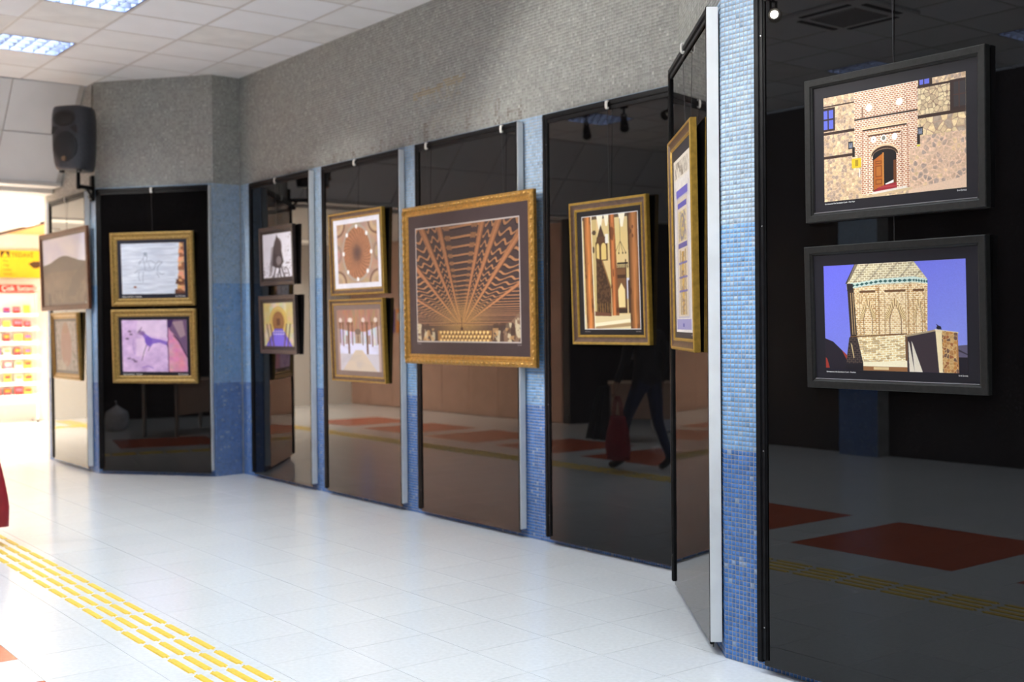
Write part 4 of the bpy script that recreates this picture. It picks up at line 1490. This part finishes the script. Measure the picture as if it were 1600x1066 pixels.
for k, (pl, (s0, zc, w, h, t_), mw, prof, mc, pr, art, label, cap, _) in enumerate(PIC):
    P = PP[pl]
    base = P.at(s0, 0.05 - h / 2 * math.sin(t_), zc - h / 2 * math.cos(t_))
    t = link('framed_picture', None, None, base)
    t.rotation_euler = Matrix.Rotation(P.rz, 3, 'Z').to_euler()
    t.rotation_euler = (Matrix.Rotation(P.rz, 3, 'Z') @ Matrix.Rotation(t_, 3, 'X')).to_euler()
    tag(t, label, 'picture', 'framed photographs of the exhibition')
    fr = moulding('frame', t, w, h, prof)
    if k == 3:
        beads('carved_ornament', fr, w, h, .022, -.002, .052, .013, 'gold')
        beads('carved_ornament', fr, w, h, .066, .011, .012, .004, 'gold')
    if k in (8, 9, 11):
        beads('carved_ornament', fr, w, h, .018, -.002, .02, .008, 'goldold')
        beads('carved_ornament', fr, w, h, .060, .009, .014, .005, 'goldold')
    if k in (0, 1):  # silver bar on the lower lip alone stands in for light caught there
        b = MB()
        b.box((-w / 2 + mw, .0085, mw - .001), (w / 2 - mw, .015, mw + .0022), 'silver')
        b.build('silver_lip_glint', fr)
    mname = 'mount_%d' % k
    mm(mname, mc, .45)
    plate('backing', t, -w / 2 + .008, .008, w / 2 - .008, h - .008, D - .004, M['black'], .003)
    plate('mount', t, -w / 2 + mw - .004, mw - .004, w / 2 - mw + .004, h - mw + .004, .0155, M[mname], .002)
    x0, z0, x1, z1 = pr[0] - w / 2, pr[1], pr[2] - w / 2, pr[3]
    plate('print', t, x0, z0, x1, z1, .0145, print_mat('print_' + art.__name__, art()), .0009, True)
    if cap:
        sz = {0: .0078, 1: .0078, 8: .022, 9: .022}.get(k, .011)
        mc_ = M['caption'] if k in (0, 1, 8, 9) else mm('caption_grey', (150, 140, 140))
        left, right = cap
        if k not in (0, 1, 8, 9):
            left, right = right, left
        if left:
            text(left, sz, t, (x0 + .002, .0150, z0 - sz * 1.45), mc_)
        if right:
            text(right, sz, t, (x1, .0150, z0 - sz * 1.45), mc_, 'RIGHT')
    # clips on the rail and the wires
    inv = None
    for hs in HOOKS[k]:
        lx = hs - s0
        topw = P.at(hs, .012, 2.905)
        M4 = Matrix.Translation(base) @ t.rotation_euler.to_matrix().to_4x4()
        inv = M4.inverted()

        def loc(out, z):
            return inv @ P.at(hs, out, z)
        b = MB()
        b.tube([loc(.028, 2.868), loc(.016, h and (zc + h / 2 - .03))], .0015, 'wire', 6)
        b.build('hanging_wire', t)
        b = MB()
        c = [loc(.022, 2.895), loc(.034, 2.893), loc(.036, 2.872), loc(.034, 2.852), loc(.026, 2.848), loc(.022, 2.856)]
        for p, q in zip(c, c[1:]):
            p, q = V(p), V(q)
            for dx in (-.007, 0, .007):
                b.cyl(p + V((dx, 0, 0)), q + V((dx, 0, 0)), .0045, .0045, 'clip', 8)
        b.build('rail_clip', t)
    if not HOOKS[k] and k in (1, 5, 7, 9, 11):
        up_ = PIC[k - 1]
        us_, uz, uw, uh, ut = up_[1]
        M4 = Matrix.Translation(base) @ t.rotation_euler.to_matrix().to_4x4()
        inv = M4.inverted()
        b = MB()
        b.tube([inv @ P.at(us_, .018, uz - uh / 2 + .02), inv @ P.at(us_, .016, zc + h / 2 - .02)], .0015, 'wire', 6)
        b.build('hanging_wire', t)
# ------------------------------------------------------------------ bookshop corner at the far end of the passage
sh = thing('book_rack', 'white wire book rack with seven shelves in the bright passage', 'book rack', (4.6, 19.5, 0))
b = MB()
for x in (-.75, .74):
    b.box((x, -.02, 0), (x + .03, .02, 2.05), 'white')
    b.box((x, -.02, 0), (x + .03, .30, .04), 'white')
b.build('upright', sh)
b = MB()
b.box((-.74, .0, .3), (.75, .02, 2.05), 'white')
b.build('back_panel', sh)
SHZ = [0.42, 0.62, 0.83, 1.04, 1.26, 1.48, 1.70]
for z in SHZ:
    b = MB()
    b.box((-.74, -.16, z - .02), (.75, .0, z), 'white')
    b.box((-.74, -.165, z - .02), (.75, -.16, z + .03), 'white')
    b.build('shelf', sh)
tag(sh, None)
covers = [(206, 60, 60), (236, 200, 90), (240, 150, 60), (230, 120, 140), (200, 190, 80), (120, 90, 160), (240, 220, 190), (150, 60, 70)]
for i, c in enumerate(covers):
    mm('cover_%d' % i, c, .5)
mm('paper', (240, 236, 226), .8)
CN = ['red', 'sand yellow', 'orange', 'pink', 'olive', 'violet', 'cream', 'maroon']
ORD_ = ['first', 'second', 'third', 'fourth', 'fifth', 'sixth', 'seventh', 'eighth', 'ninth']
SN = ['bottom', 'second lowest', 'third lowest', 'middle', 'third highest', 'second highest', 'top']
nbk = 0
for zi, z in enumerate(SHZ):
    for k in range(9):
        x = 4.6 - .70 + k * .155 + random.uniform(-.01, .01)
        w, hh = random.uniform(.095, .13), random.uniform(.125, .165)
        c = random.randrange(len(covers))
        t = thing('book', '%s paperback, %s along the %s shelf of the white book rack' % (CN[c], ORD_[k], SN[zi]), 'book', (x + w / 2, 19.5 - .10, z), 0, 'paperbacks on the book rack', rx=-.12)
        b = MB()
        b.box((-w / 2, -.012, 0), (w / 2, -.009, hh), 'cover_%d' % c)
        b.box((-w / 2, .009, 0), (w / 2, .012, hh), 'cover_%d' % c)
        b.box((-w / 2, -.009, 0), (-w / 2 + .003, .009, hh), 'cover_%d' % c)
        b.box((-w / 2 + .012, -.0125, hh * .55), (w / 2 - .012, -.012, hh * .85), 'cover_%d' % ((c + 3) % len(covers)))
        b.build('cover', t)
        b = MB()
        b.box((-w / 2 + .003, -.009, .002), (w / 2 - .003, .009, hh - .002), 'paper')
        b.build('pages', t)
# side rack of narrow books
side = thing('spinner_rack', 'slim white post rack with a column of small books beside the book rack', 'book rack', (5.52, 19.2, 0))
b = MB()
b.cyl((0, 0, 0), (0, 0, 1.95), .012, .012, 'white', 10)
b.cyl((0, 0, 0), (0, 0, .02), .16, .15, 'white', 20)
b.build('post', side)
for zi, z in enumerate((.55, .75, .96, 1.17, 1.38, 1.6)):
    b = MB()
    b.box((-.10, -.08, z - .012), (.10, -.01, z), 'white')
    b.box((-.10, -.085, z - .012), (.10, -.08, z + .03), 'white')
    b.build('pocket', side)
    c = random.randrange(len(covers))
    t = thing('book', CN[c] + ' narrow book in the ' + ('lowest', 'second lowest', 'third lowest', 'third highest', 'second highest', 'highest')[zi] + ' pocket of the slim post rack', 'book', (5.52 + random.uniform(-.02, .02), 19.15, z), 0, 'books on the slim post rack')
    b = MB()
    b.box((-.05, -.012, 0), (.05, -.009, .15), 'cover_%d' % c)
    b.box((-.05, .006, 0), (.05, .009, .15), 'cover_%d' % c)
    b.build('cover', t)
    b = MB()
    b.box((-.047, -.009, .002), (.05, .006, .148), 'paper')
    b.build('pages', t)


def sign_text(body, size, parent, loc, m, align='LEFT', name='lettering'):
    o = text(body, size, parent, loc, M[m], align, .002)
    o.name = name
    return o


t = thing('header_sign', 'red rounded header board lettered in white above the book rack', 'sign', (4.6, 19.46, 2.06))
bm = bmesh.new()
bmesh.ops.create_cube(bm, size=1)
for v in bm.verts:
    v.co = V((v.co.x * 1.50, v.co.y * .03, v.co.z * .125 + .0625))
bmesh.ops.bevel(bm, geom=[e for e in bm.edges if abs(e.verts[0].co.y - e.verts[1].co.y) > .01], offset=.03, segments=4, affect='EDGES')
b = MB()
b.bm(bm, 'signred')
b.build('board', t)
sign_text('Çok Satanlar', .115, t, (.22, -.0175, .028), 'white')
t = thing('yellow_poster', 'yellow poster with a dark triangle emblem above the red header board', 'poster', (5.28, 19.72, 2.30))
b = MB()
b.box((-.43, -.012, 0), (.43, .0, .44), 'signyellow')
b.build('sheet', t)
b = MB()
b.box((-.40, -.0135, .325), (-.26, -.012, .425), 'signdark')
b.build('emblem_ground', t)
b = MB()
b.raw([(-.385, -.0145, .33), (-.275, -.0145, .33), (-.33, -.0145, .415)], [(0, 1, 2)], 'signyellow')
b.build('triangle_emblem', t)
sign_text('TEDAVİ', .095, t, (-.24, -.0135, .335), 'signdark')
b = MB()
b.raw([(.02, -.0135, .23), (.10, -.0135, .27), (.24, -.0135, .27), (.22, -.0135, .20), (.16, -.0135, .16), (.10, -.0135, .16)], [tuple(range(6))], 'signdark')
b.build('printed_bird', t)
for i in range(4):
    sign_text(('Kitap', 'Dergi', 'Kırtasiye', 'Hediyelik')[i], .035, t, (-.36, -.0135, .26 - i * .07), 'signdark')

# coloured posters on the pink wall, seen mirrored in the panels
for i, (y, c) in enumerate(((17.6, 0), (17.95, 2), (18.3, 5), (18.65, 3))):
    t = thing('wall_poster', ('red', 'orange', 'violet', 'pink')[i] + ' poster on the pink stone wall of the passage', 'poster', (-1.188, y, 1.35))
    b = MB()
    b.box((0, -.14, 0), (.012, .14, .42), 'cover_%d' % c)
    b.build('sheet', t)
    b = MB()
    b.box((.0121, -.10, .22), (.0135, .10, .36), 'paper')
    b.build('printed_field', t)
t = thing('light_box', 'small blue lit sign on the pink stone wall of the passage', 'sign', (-1.188, 19.1, 1.2))
b = MB()
b.bbox((0, -.2, 0), (.06, .2, .7), 'black', .006)
b.build('case', t)
b = MB()
b.box((.0605, -.185, .02), (.063, .185, .68), 'screenblue')
b.build('screen', t)
b = MB()
for z in (.1, .26, .42):
    b.box((.0632, -.12, z), (.064, .12, z + .08), 'caption')
b.build('printed_bars', t)

# ------------------------------------------------------------------ loudspeaker on its wall bracket
spc = V((3.70, 11.98, 3.06))
fn = V((-0.80, -0.60, 0))
rz = math.atan2(fn.x, -fn.y)                 # local -y faces fn
t = thing('loudspeaker', 'black loudspeaker mounted high on the corner above the bay', 'loudspeaker', spc, rz)
SW, SH, SD = .425, .63, .37


def spk_section(z):
    k = z / SH
    f = 1 - .10 * (2 * k - 1) ** 4
    wide = SW * (1 - .14 * (1 - k) ** 2) * f
    return wide


bm = bmesh.new()
rows = []
NZ, NS = 15, 24
for i in range(NZ + 1):
    a = -PI / 2 + PI * i / NZ
    z = SH / 2 + SH / 2 * (abs(math.sin(a)) ** .45) * (1 if a > 0 else -1)
    sc = abs(math.cos(a)) ** .28 if i not in (0, NZ) else 0.0
    w = spk_section(z)
    ring = []
    for j in range(NS):
        q = 2 * PI * j / NS
        cx, cy = math.cos(q), math.sin(q)
        ex = 3.4
        r = 1 / ((abs(cx) ** ex + abs(cy) ** ex) ** (1 / ex))
        back = .70 if cy > 0 else 1.0                  # narrower behind
        x = cx * r * w / 2 * (1 - .32 * max(0, cy * r)) * (.75 + .25 * sc)
        y = cy * r * SD / 2 * (.8 + .2 * sc)
        if sc == 0:
            x, y = x * .86, y * .86
        ring.append(bm.verts.new((x, y, z)))
    rows.append(ring)
for i in range(NZ):
    for j in range(NS):
        bm.faces.new((rows[i][j], rows[i][(j + 1) % NS], rows[i + 1][(j + 1) % NS], rows[i + 1][j]))
bm.faces.new(rows[0][::-1])
bm.faces.new(rows[-1])
b = MB()
b.bm(bm, 'spk')
b.build('cabinet', t, smooth=True)
yf = -SD / 2 * .985
b = MB()                                     # round woofer grille, slightly domed
n = 32
vs, fs = [(0, yf - .022, .225)], []
for r, dy in ((.05, .020), (.10, .012), (.132, .006), (.139, -.012)):
    vs += [(r * math.cos(2 * PI * i / n), yf - dy, .225 + r * 1.14 * math.sin(2 * PI * i / n)) for i in range(n)]
fs += [(0, 1 + i, 1 + (i + 1) % n) for i in range(n)]
for q in range(3):
    fs += [(1 + q * n + i, 1 + (q + 1) * n + i, 1 + (q + 1) * n + (i + 1) % n, 1 + q * n + (i + 1) % n) for i in range(n)]
b.raw(vs, fs, 'grille')
b.build('woofer_grille', t, smooth=True)
b = MB()                                     # horn mouth: wide ellipse funnel
vs, fs = [], []
for rx, rz_, y in ((.128, .082, yf - .006), (.118, .072, yf - .012), (.075, .048, yf - .006), (.045, .036, yf - .003)):
    vs += [(rx * math.cos(2 * PI * i / n), y, 0.505 + rz_ * math.sin(2 * PI * i / n)) for i in range(n)]
for q in range(3):
    fs += [(q * n + i, q * n + (i + 1) % n, (q + 1) * n + (i + 1) % n, (q + 1) * n + i) for i in range(n)]
fs.append(tuple(range(3 * n, 4 * n)))
b.raw(vs, fs, 'horn')
b.build('horn', t, smooth=True)
for sx in (-1, 1):
    b = MB()
    b.raw([(sx * .065, yf - .010, .412), (sx * .142, yf - .005, .43), (sx * .148, yf - .005, .35), (sx * .122, yf - .007, .355)], [(0, 1, 2, 3)], 'horn')
    b.build('port', t)
b = MB()
b.cyl((0, yf - .026, .105), (0, yf - .006, .105), .024, .026, 'bronze', 20)
b.build('badge', t)
b = MB()
for x in (-.1, .1):
    b.bbox((x - .02, -.12, -.022), (x + .02, -.08, .01), 'horn', .004)
b.build('foot', t)
t2 = thing('speaker_bracket', 'black angled wall bracket carrying the loudspeaker', 'bracket', (3.93, 12.16, 2.95))
b = MB()
b.bbox((-.035, -.02, -.16), (-.003, .05, .10), 'black', .004)
b.build('wall_plate', t2)
b = MB()
p0, p1 = V((-.02, .0, -.03)), V((-.20, -.13, -.03))
b.tube([p0, p1], .022, 'black', 12)
b.cyl(p1 + V((0, 0, -.03)), p1 + V((0, 0, .17)), .02, .018, 'black', 14)
b.bbox((p1.x - .06, p1.y - .05, .125), (p1.x + .06, p1.y + .05, .14), 'black', .003)
b.tube([V((-.02, 0, -.13)), V((-.10, -.06, -.04))], .012, 'black', 8)
b.build('arm', t2)
b = MB()
b.cyl((-.05, -.02, -.12), (-.05, -.07, -.12), .022, .022, 'black', 12)
b.build('clamp_knob', t2)
cb = MB()
cb.tube([V((3.925, 12.17, 3.98)), V((3.92, 12.172, 3.7)), V((3.915, 12.175, 3.45)), V((3.87, 12.17, 3.32)), V((3.79, 12.10, 3.25))], .004, 'black', 6)
tag(cb.build('speaker_cable'), 'thin black cable dropping from the ceiling to the loudspeaker', 'cable')

# ------------------------------------------------------------------ walker just outside the frame; only the red bag reaches into it
dg = None


def skin(name, pts, edges, rad, root, levels=1):
    me = bpy.data.meshes.new(name)
    me.from_pydata(pts, edges, [])
    o = link(name, me)
    sk = o.modifiers.new('skin', 'SKIN')
    sk.use_smooth_shade = True
    for i, r in enumerate(rad):
        me.skin_vertices[0].data[i].radius = (r, r) if not isinstance(r, tuple) else r
        me.skin_vertices[0].data[i].use_root = i == root
    ss = o.modifiers.new('sub', 'SUBSURF')
    ss.levels = ss.render_levels = levels
    d = bpy.context.evaluated_depsgraph_get()
    m2 = bpy.data.meshes.new_from_object(o.evaluated_get(d))
    bpy.data.objects.remove(o)
    bpy.data.meshes.remove(me)
    return m2


# local frame: +y is the walking direction, x to the walker's right, feet on z = 0
J = {'pel': (0, -.02, .94), 'wai': (0, -.01, 1.08), 'che': (0, .01, 1.28), 'sho': (0, .0, 1.42), 'nec': (0, .01, 1.50), 'he0': (0, .03, 1.575), 'he1': (0, .035, 1.66), 'he2': (0, .02, 1.735),
     'hipR': (.09, -.02, .90), 'kneR': (.10, .20, .50), 'ankR': (.105, .24, .10), 'balR': (.115, .36, .04), 'toeR': (.12, .43, .03),
     'hipL': (-.09, -.02, .90), 'kneL': (-.10, -.06, .49), 'ankL': (-.10, -.24, .13), 'balL': (-.105, -.13, .045), 'toeL': (-.108, -.07, .03),
     'shR': (.19, .0, 1.40), 'elR': (.25, .03, 1.12), 'wrR': (.30, .12, .88), 'paR': (.305, .135, .82),
     'shL': (-.19, .0, 1.40), 'elL': (-.25, -.08, 1.12), 'wrL': (-.26, .04, .90), 'paL': (-.255, .06, .83)}
RAD = {'pel': (.155, .12), 'wai': (.145, .11), 'che': (.17, .125), 'sho': (.12, .09), 'nec': .055, 'he0': (.065, .08), 'he1': (.078, .095), 'he2': (.055, .07),
       'hipR': .095, 'kneR': .06, 'ankR': .042, 'balR': .042, 'toeR': .028, 'hipL': .095, 'kneL': .06, 'ankL': .042, 'balL': .042, 'toeL': .028,
       'shR': .07, 'elR': .052, 'wrR': .034, 'paR': .034, 'shL': .07, 'elL': .052, 'wrL': .034, 'paL': .034}
ED = [('pel', 'wai'), ('wai', 'che'), ('che', 'sho'), ('sho', 'nec'), ('nec', 'he0'), ('he0', 'he1'), ('he1', 'he2')]
for s in 'RL':
    ED += [('pel', 'hip' + s), ('hip' + s, 'kne' + s), ('kne' + s, 'ank' + s), ('ank' + s, 'bal' + s), ('bal' + s, 'toe' + s), ('che', 'sh' + s), ('sh' + s, 'el' + s), ('el' + s, 'wr' + s), ('wr' + s, 'pa' + s)]
keys = list(J)
# five curled fingers on each hand
for s, sx in (('R', 1), ('L', -1)):
    p = V(J['pa' + s])
    for i in range(4):
        oy = (i - 1.5) * .019
        ln = (.030, .034, .032, .025)[i]
        a = p + V((sx * .004, oy, -.035))
        c = [a, a + V((0, 0, -ln)), a + V((-sx * .022, 0, -ln - .014)), a + V((-sx * .036, 0, -ln + .004))]
        prev = 'pa' + s
        for q, v in enumerate(c):
            kk = 'f%s%d%d' % (s, i, q)
            J[kk], RAD[kk] = tuple(v), .0095 - q * .0008
            ED.append((prev, kk))
            prev = kk
            keys.append(kk)
    prev = 'pa' + s
    for q, v in enumerate((p + V((-sx * .02, .03, -.005)), p + V((-sx * .034, .045, -.03)), p + V((-sx * .036, .036, -.055)))):
        kk = 't%s%d' % (s, q)
        J[kk], RAD[kk] = tuple(v), .011 - q * .001
        ED.append((prev, kk))
        prev = kk
        keys.append(kk)
body = skin('body', [J[k] for k in keys], [(keys.index(a), keys.index(c)) for a, c in ED], [RAD[k] for k in keys], 0)
for k in ('jacket', 'jeans', 'skin', 'shoe'):
    body.materials.append(M[k])
for p in body.polygons:
    z = p.center.z
    arm = abs(p.center.x) > .17
    if z > 1.485:
        p.material_index = 2
    elif arm and z < .90 and z > .70:
        p.material_index = 2
    elif z > .86 or (arm and z > .7):
        p.material_index = 0
    elif z > .13:
        p.material_index = 1
    else:
        p.material_index = 3
PER = (1.74, 8.62, 0)
per = thing('person', 'walker in black jacket and jeans carrying a red bag, mirrored in the black panel', 'person', PER)
link('body', body, per)
b = MB()
b.ball((0, .012, 1.70), .098, 'hair', 16, (.92, 1.1, .95))
b.ball((0, -.045, 1.62), .075, 'hair', 14, (1.0, .75, 1.3))
b.build('hair', per, smooth=True)
b = MB()
b.cyl((0, .118, 1.635), (0, .142, 1.622), .008, .013, 'skin', 8)
for sx in (-1, 1):
    b.ball((sx * .082, .03, 1.64), .022, 'skin', 8, (.4, .8, 1.3))
b.build('nose_and_ears', per, smooth=True)
for sx in (-1, 1):
    b = MB()
    b.ball((sx * .03, .112, 1.655), .011, 'caption', 8)
    b.ball((sx * .03, .121, 1.655), .005, 'hair', 8)
    b.build('eye', per, smooth=True)
b = MB()
b.ball((0, .112, 1.585), .02, 'bagred', 8, (1.1, .35, .35))
b.build('mouth', per, smooth=True)
b = MB()
n = 20
for z, r in ((1.465, .085), (1.49, .088), (1.515, .08)):
    pts = [(r * math.cos(2 * PI * i / n), .012 + r * 1.0 * math.sin(2 * PI * i / n), z + .01 * math.sin(i * 1.3)) for i in range(n + 1)]
    b.tube(pts, .022, 'scarf', 8)
b.raw([(-.05, .14, 1.46), (.04, .14, 1.46), (.05, .17, 1.12), (-.06, .17, 1.12), (-.05, .12, 1.46), (.04, .12, 1.46), (.05, .15, 1.12), (-.06, .15, 1.12)],
      [(0, 1, 2, 3), (5, 4, 7, 6), (0, 3, 7, 4), (1, 5, 6, 2), (2, 6, 7, 3)], 'scarf')
b.build('scarf', per, smooth=True)
# red bag: soft, tapering to the top, rounded sides
bag = thing('red_bag', 'red bag hanging from the walker\'s hand, cut by the left edge of the photo', 'bag', (2.088, 8.665, .13))
bm = bmesh.new()
rows = []
for i in range(11):
    k = i / 10
    z = .44 * k
    f = (.86 + .14 * math.sin(min(1, k * 2.2) * PI / 2)) * (1 - .34 * max(0, k - .45) ** 1.4 / .55 ** 1.4)
    fd = (1 - .70 * max(0, k - .3) / .7) * (.92 + .08 * math.sin(k * PI))
    ring = []
    for j in range(24):
        q = 2 * PI * j / 24
        cx, cy = math.cos(q), math.sin(q)
        r = 1 / ((abs(cx) ** 4 + abs(cy) ** 4) ** .25)
        wob = 1 + .02 * math.sin(5 * q + 7 * k)
        ring.append(bm.verts.new((cx * r * .075 * fd * wob, cy * r * .145 * f * wob, z)))
    rows.append(ring)
for i in range(10):
    for j in range(24):
        bm.faces.new((rows[i][j], rows[i][(j + 1) % 24], rows[i + 1][(j + 1) % 24], rows[i + 1][j]))
bm.faces.new(rows[0][::-1])
bm.faces.new(rows[-1])
b = MB()
b.bm(bm, 'bagred')
b.build('bag_body', bag, smooth=True)
for sx in (-1, 1):
    b = MB()
    pts = [(sx * .014, -.06 + .12 * i / 10, .43 + .20 * math.sin(PI * i / 10) ** .6) for i in range(11)]
    b.tube(pts, .007, 'bagred', 8)
    b.build('handle', bag, smooth=True)
fb = thing('dark_coat', 'dark coat hanging folded beside the red bag', 'coat', (1.98, 9.02, .30))
b = MB()
vs, fs = [], []
for i in range(9):
    k = i / 8
    for j in range(10):
        u = j / 9 - .5
        y = u * (.30 - .18 * k) - .10 * k + .04
        vs.append((.03 * math.sin(u * 14 + k * 2) * (1 - k * .6) + .012, y, .55 * k))
for i in range(8):
    for j in range(9):
        fs.append((i * 10 + j, i * 10 + j + 1, (i + 1) * 10 + j + 1, (i + 1) * 10 + j))
b.raw(vs, fs, 'jacket')
b.raw([(x + .03, y, z) for x, y, z in vs], [f[::-1] for f in fs], 'jacket')
b.build('folded_cloth', fb, smooth=True)

# ------------------------------------------------------------------ desk and plastic bag on the other side of the hall
t = thing('desk', 'beige fronted desk across the hall, seen mirrored in the bay panel', 'desk', (-.45, 10.55, 0), math.radians(222))
b = MB()
b.bbox((-.72, -.32, .72), (.72, .32, .75), 'desk', .004)
b.build('desktop', t)
b = MB()
b.bbox((-.68, .28, .30), (.68, .30, .719), 'desk', .003)
b.build('front_panel', t)
for sx in (-1, 1):
    for sy in (-1, 1):
        b = MB()
        b.bbox((sx * .68 - .02, sy * .26 - .02, 0), (sx * .68 + .02, sy * .26 + .02, .719), 'deskleg', .003)
        b.build('leg', t)
t = thing('plastic_bag', 'pale tied plastic bag standing on the floor across the hall', 'bag', (-1.3, 11.45, 0))
bm = bmesh.new()
bmesh.ops.create_icosphere(bm, subdivisions=3, radius=1)
for v in bm.verts:
    z = v.co.z
    s = 1 + .10 * math.sin(v.co.x * 9 + z * 5) * math.cos(v.co.y * 8)
    if z > .5:
        s *= max(.18, 1 - 1.5 * (z - .5))
    v.co = V((v.co.x * .17 * s, v.co.y * .17 * s, max(0, .17 + z * .21)))
b = MB()
b.bm(bm, 'plasticbag')
b.build('sack', t, smooth=True)
for sx in (-1, 1):
    b = MB()
    b.tube([(0, 0, .37), (sx * .02, .01, .41), (sx * .05, .015, .43), (sx * .07, .0, .41)], .008, 'plasticbag', 6)
    b.build('handle', t, smooth=True)
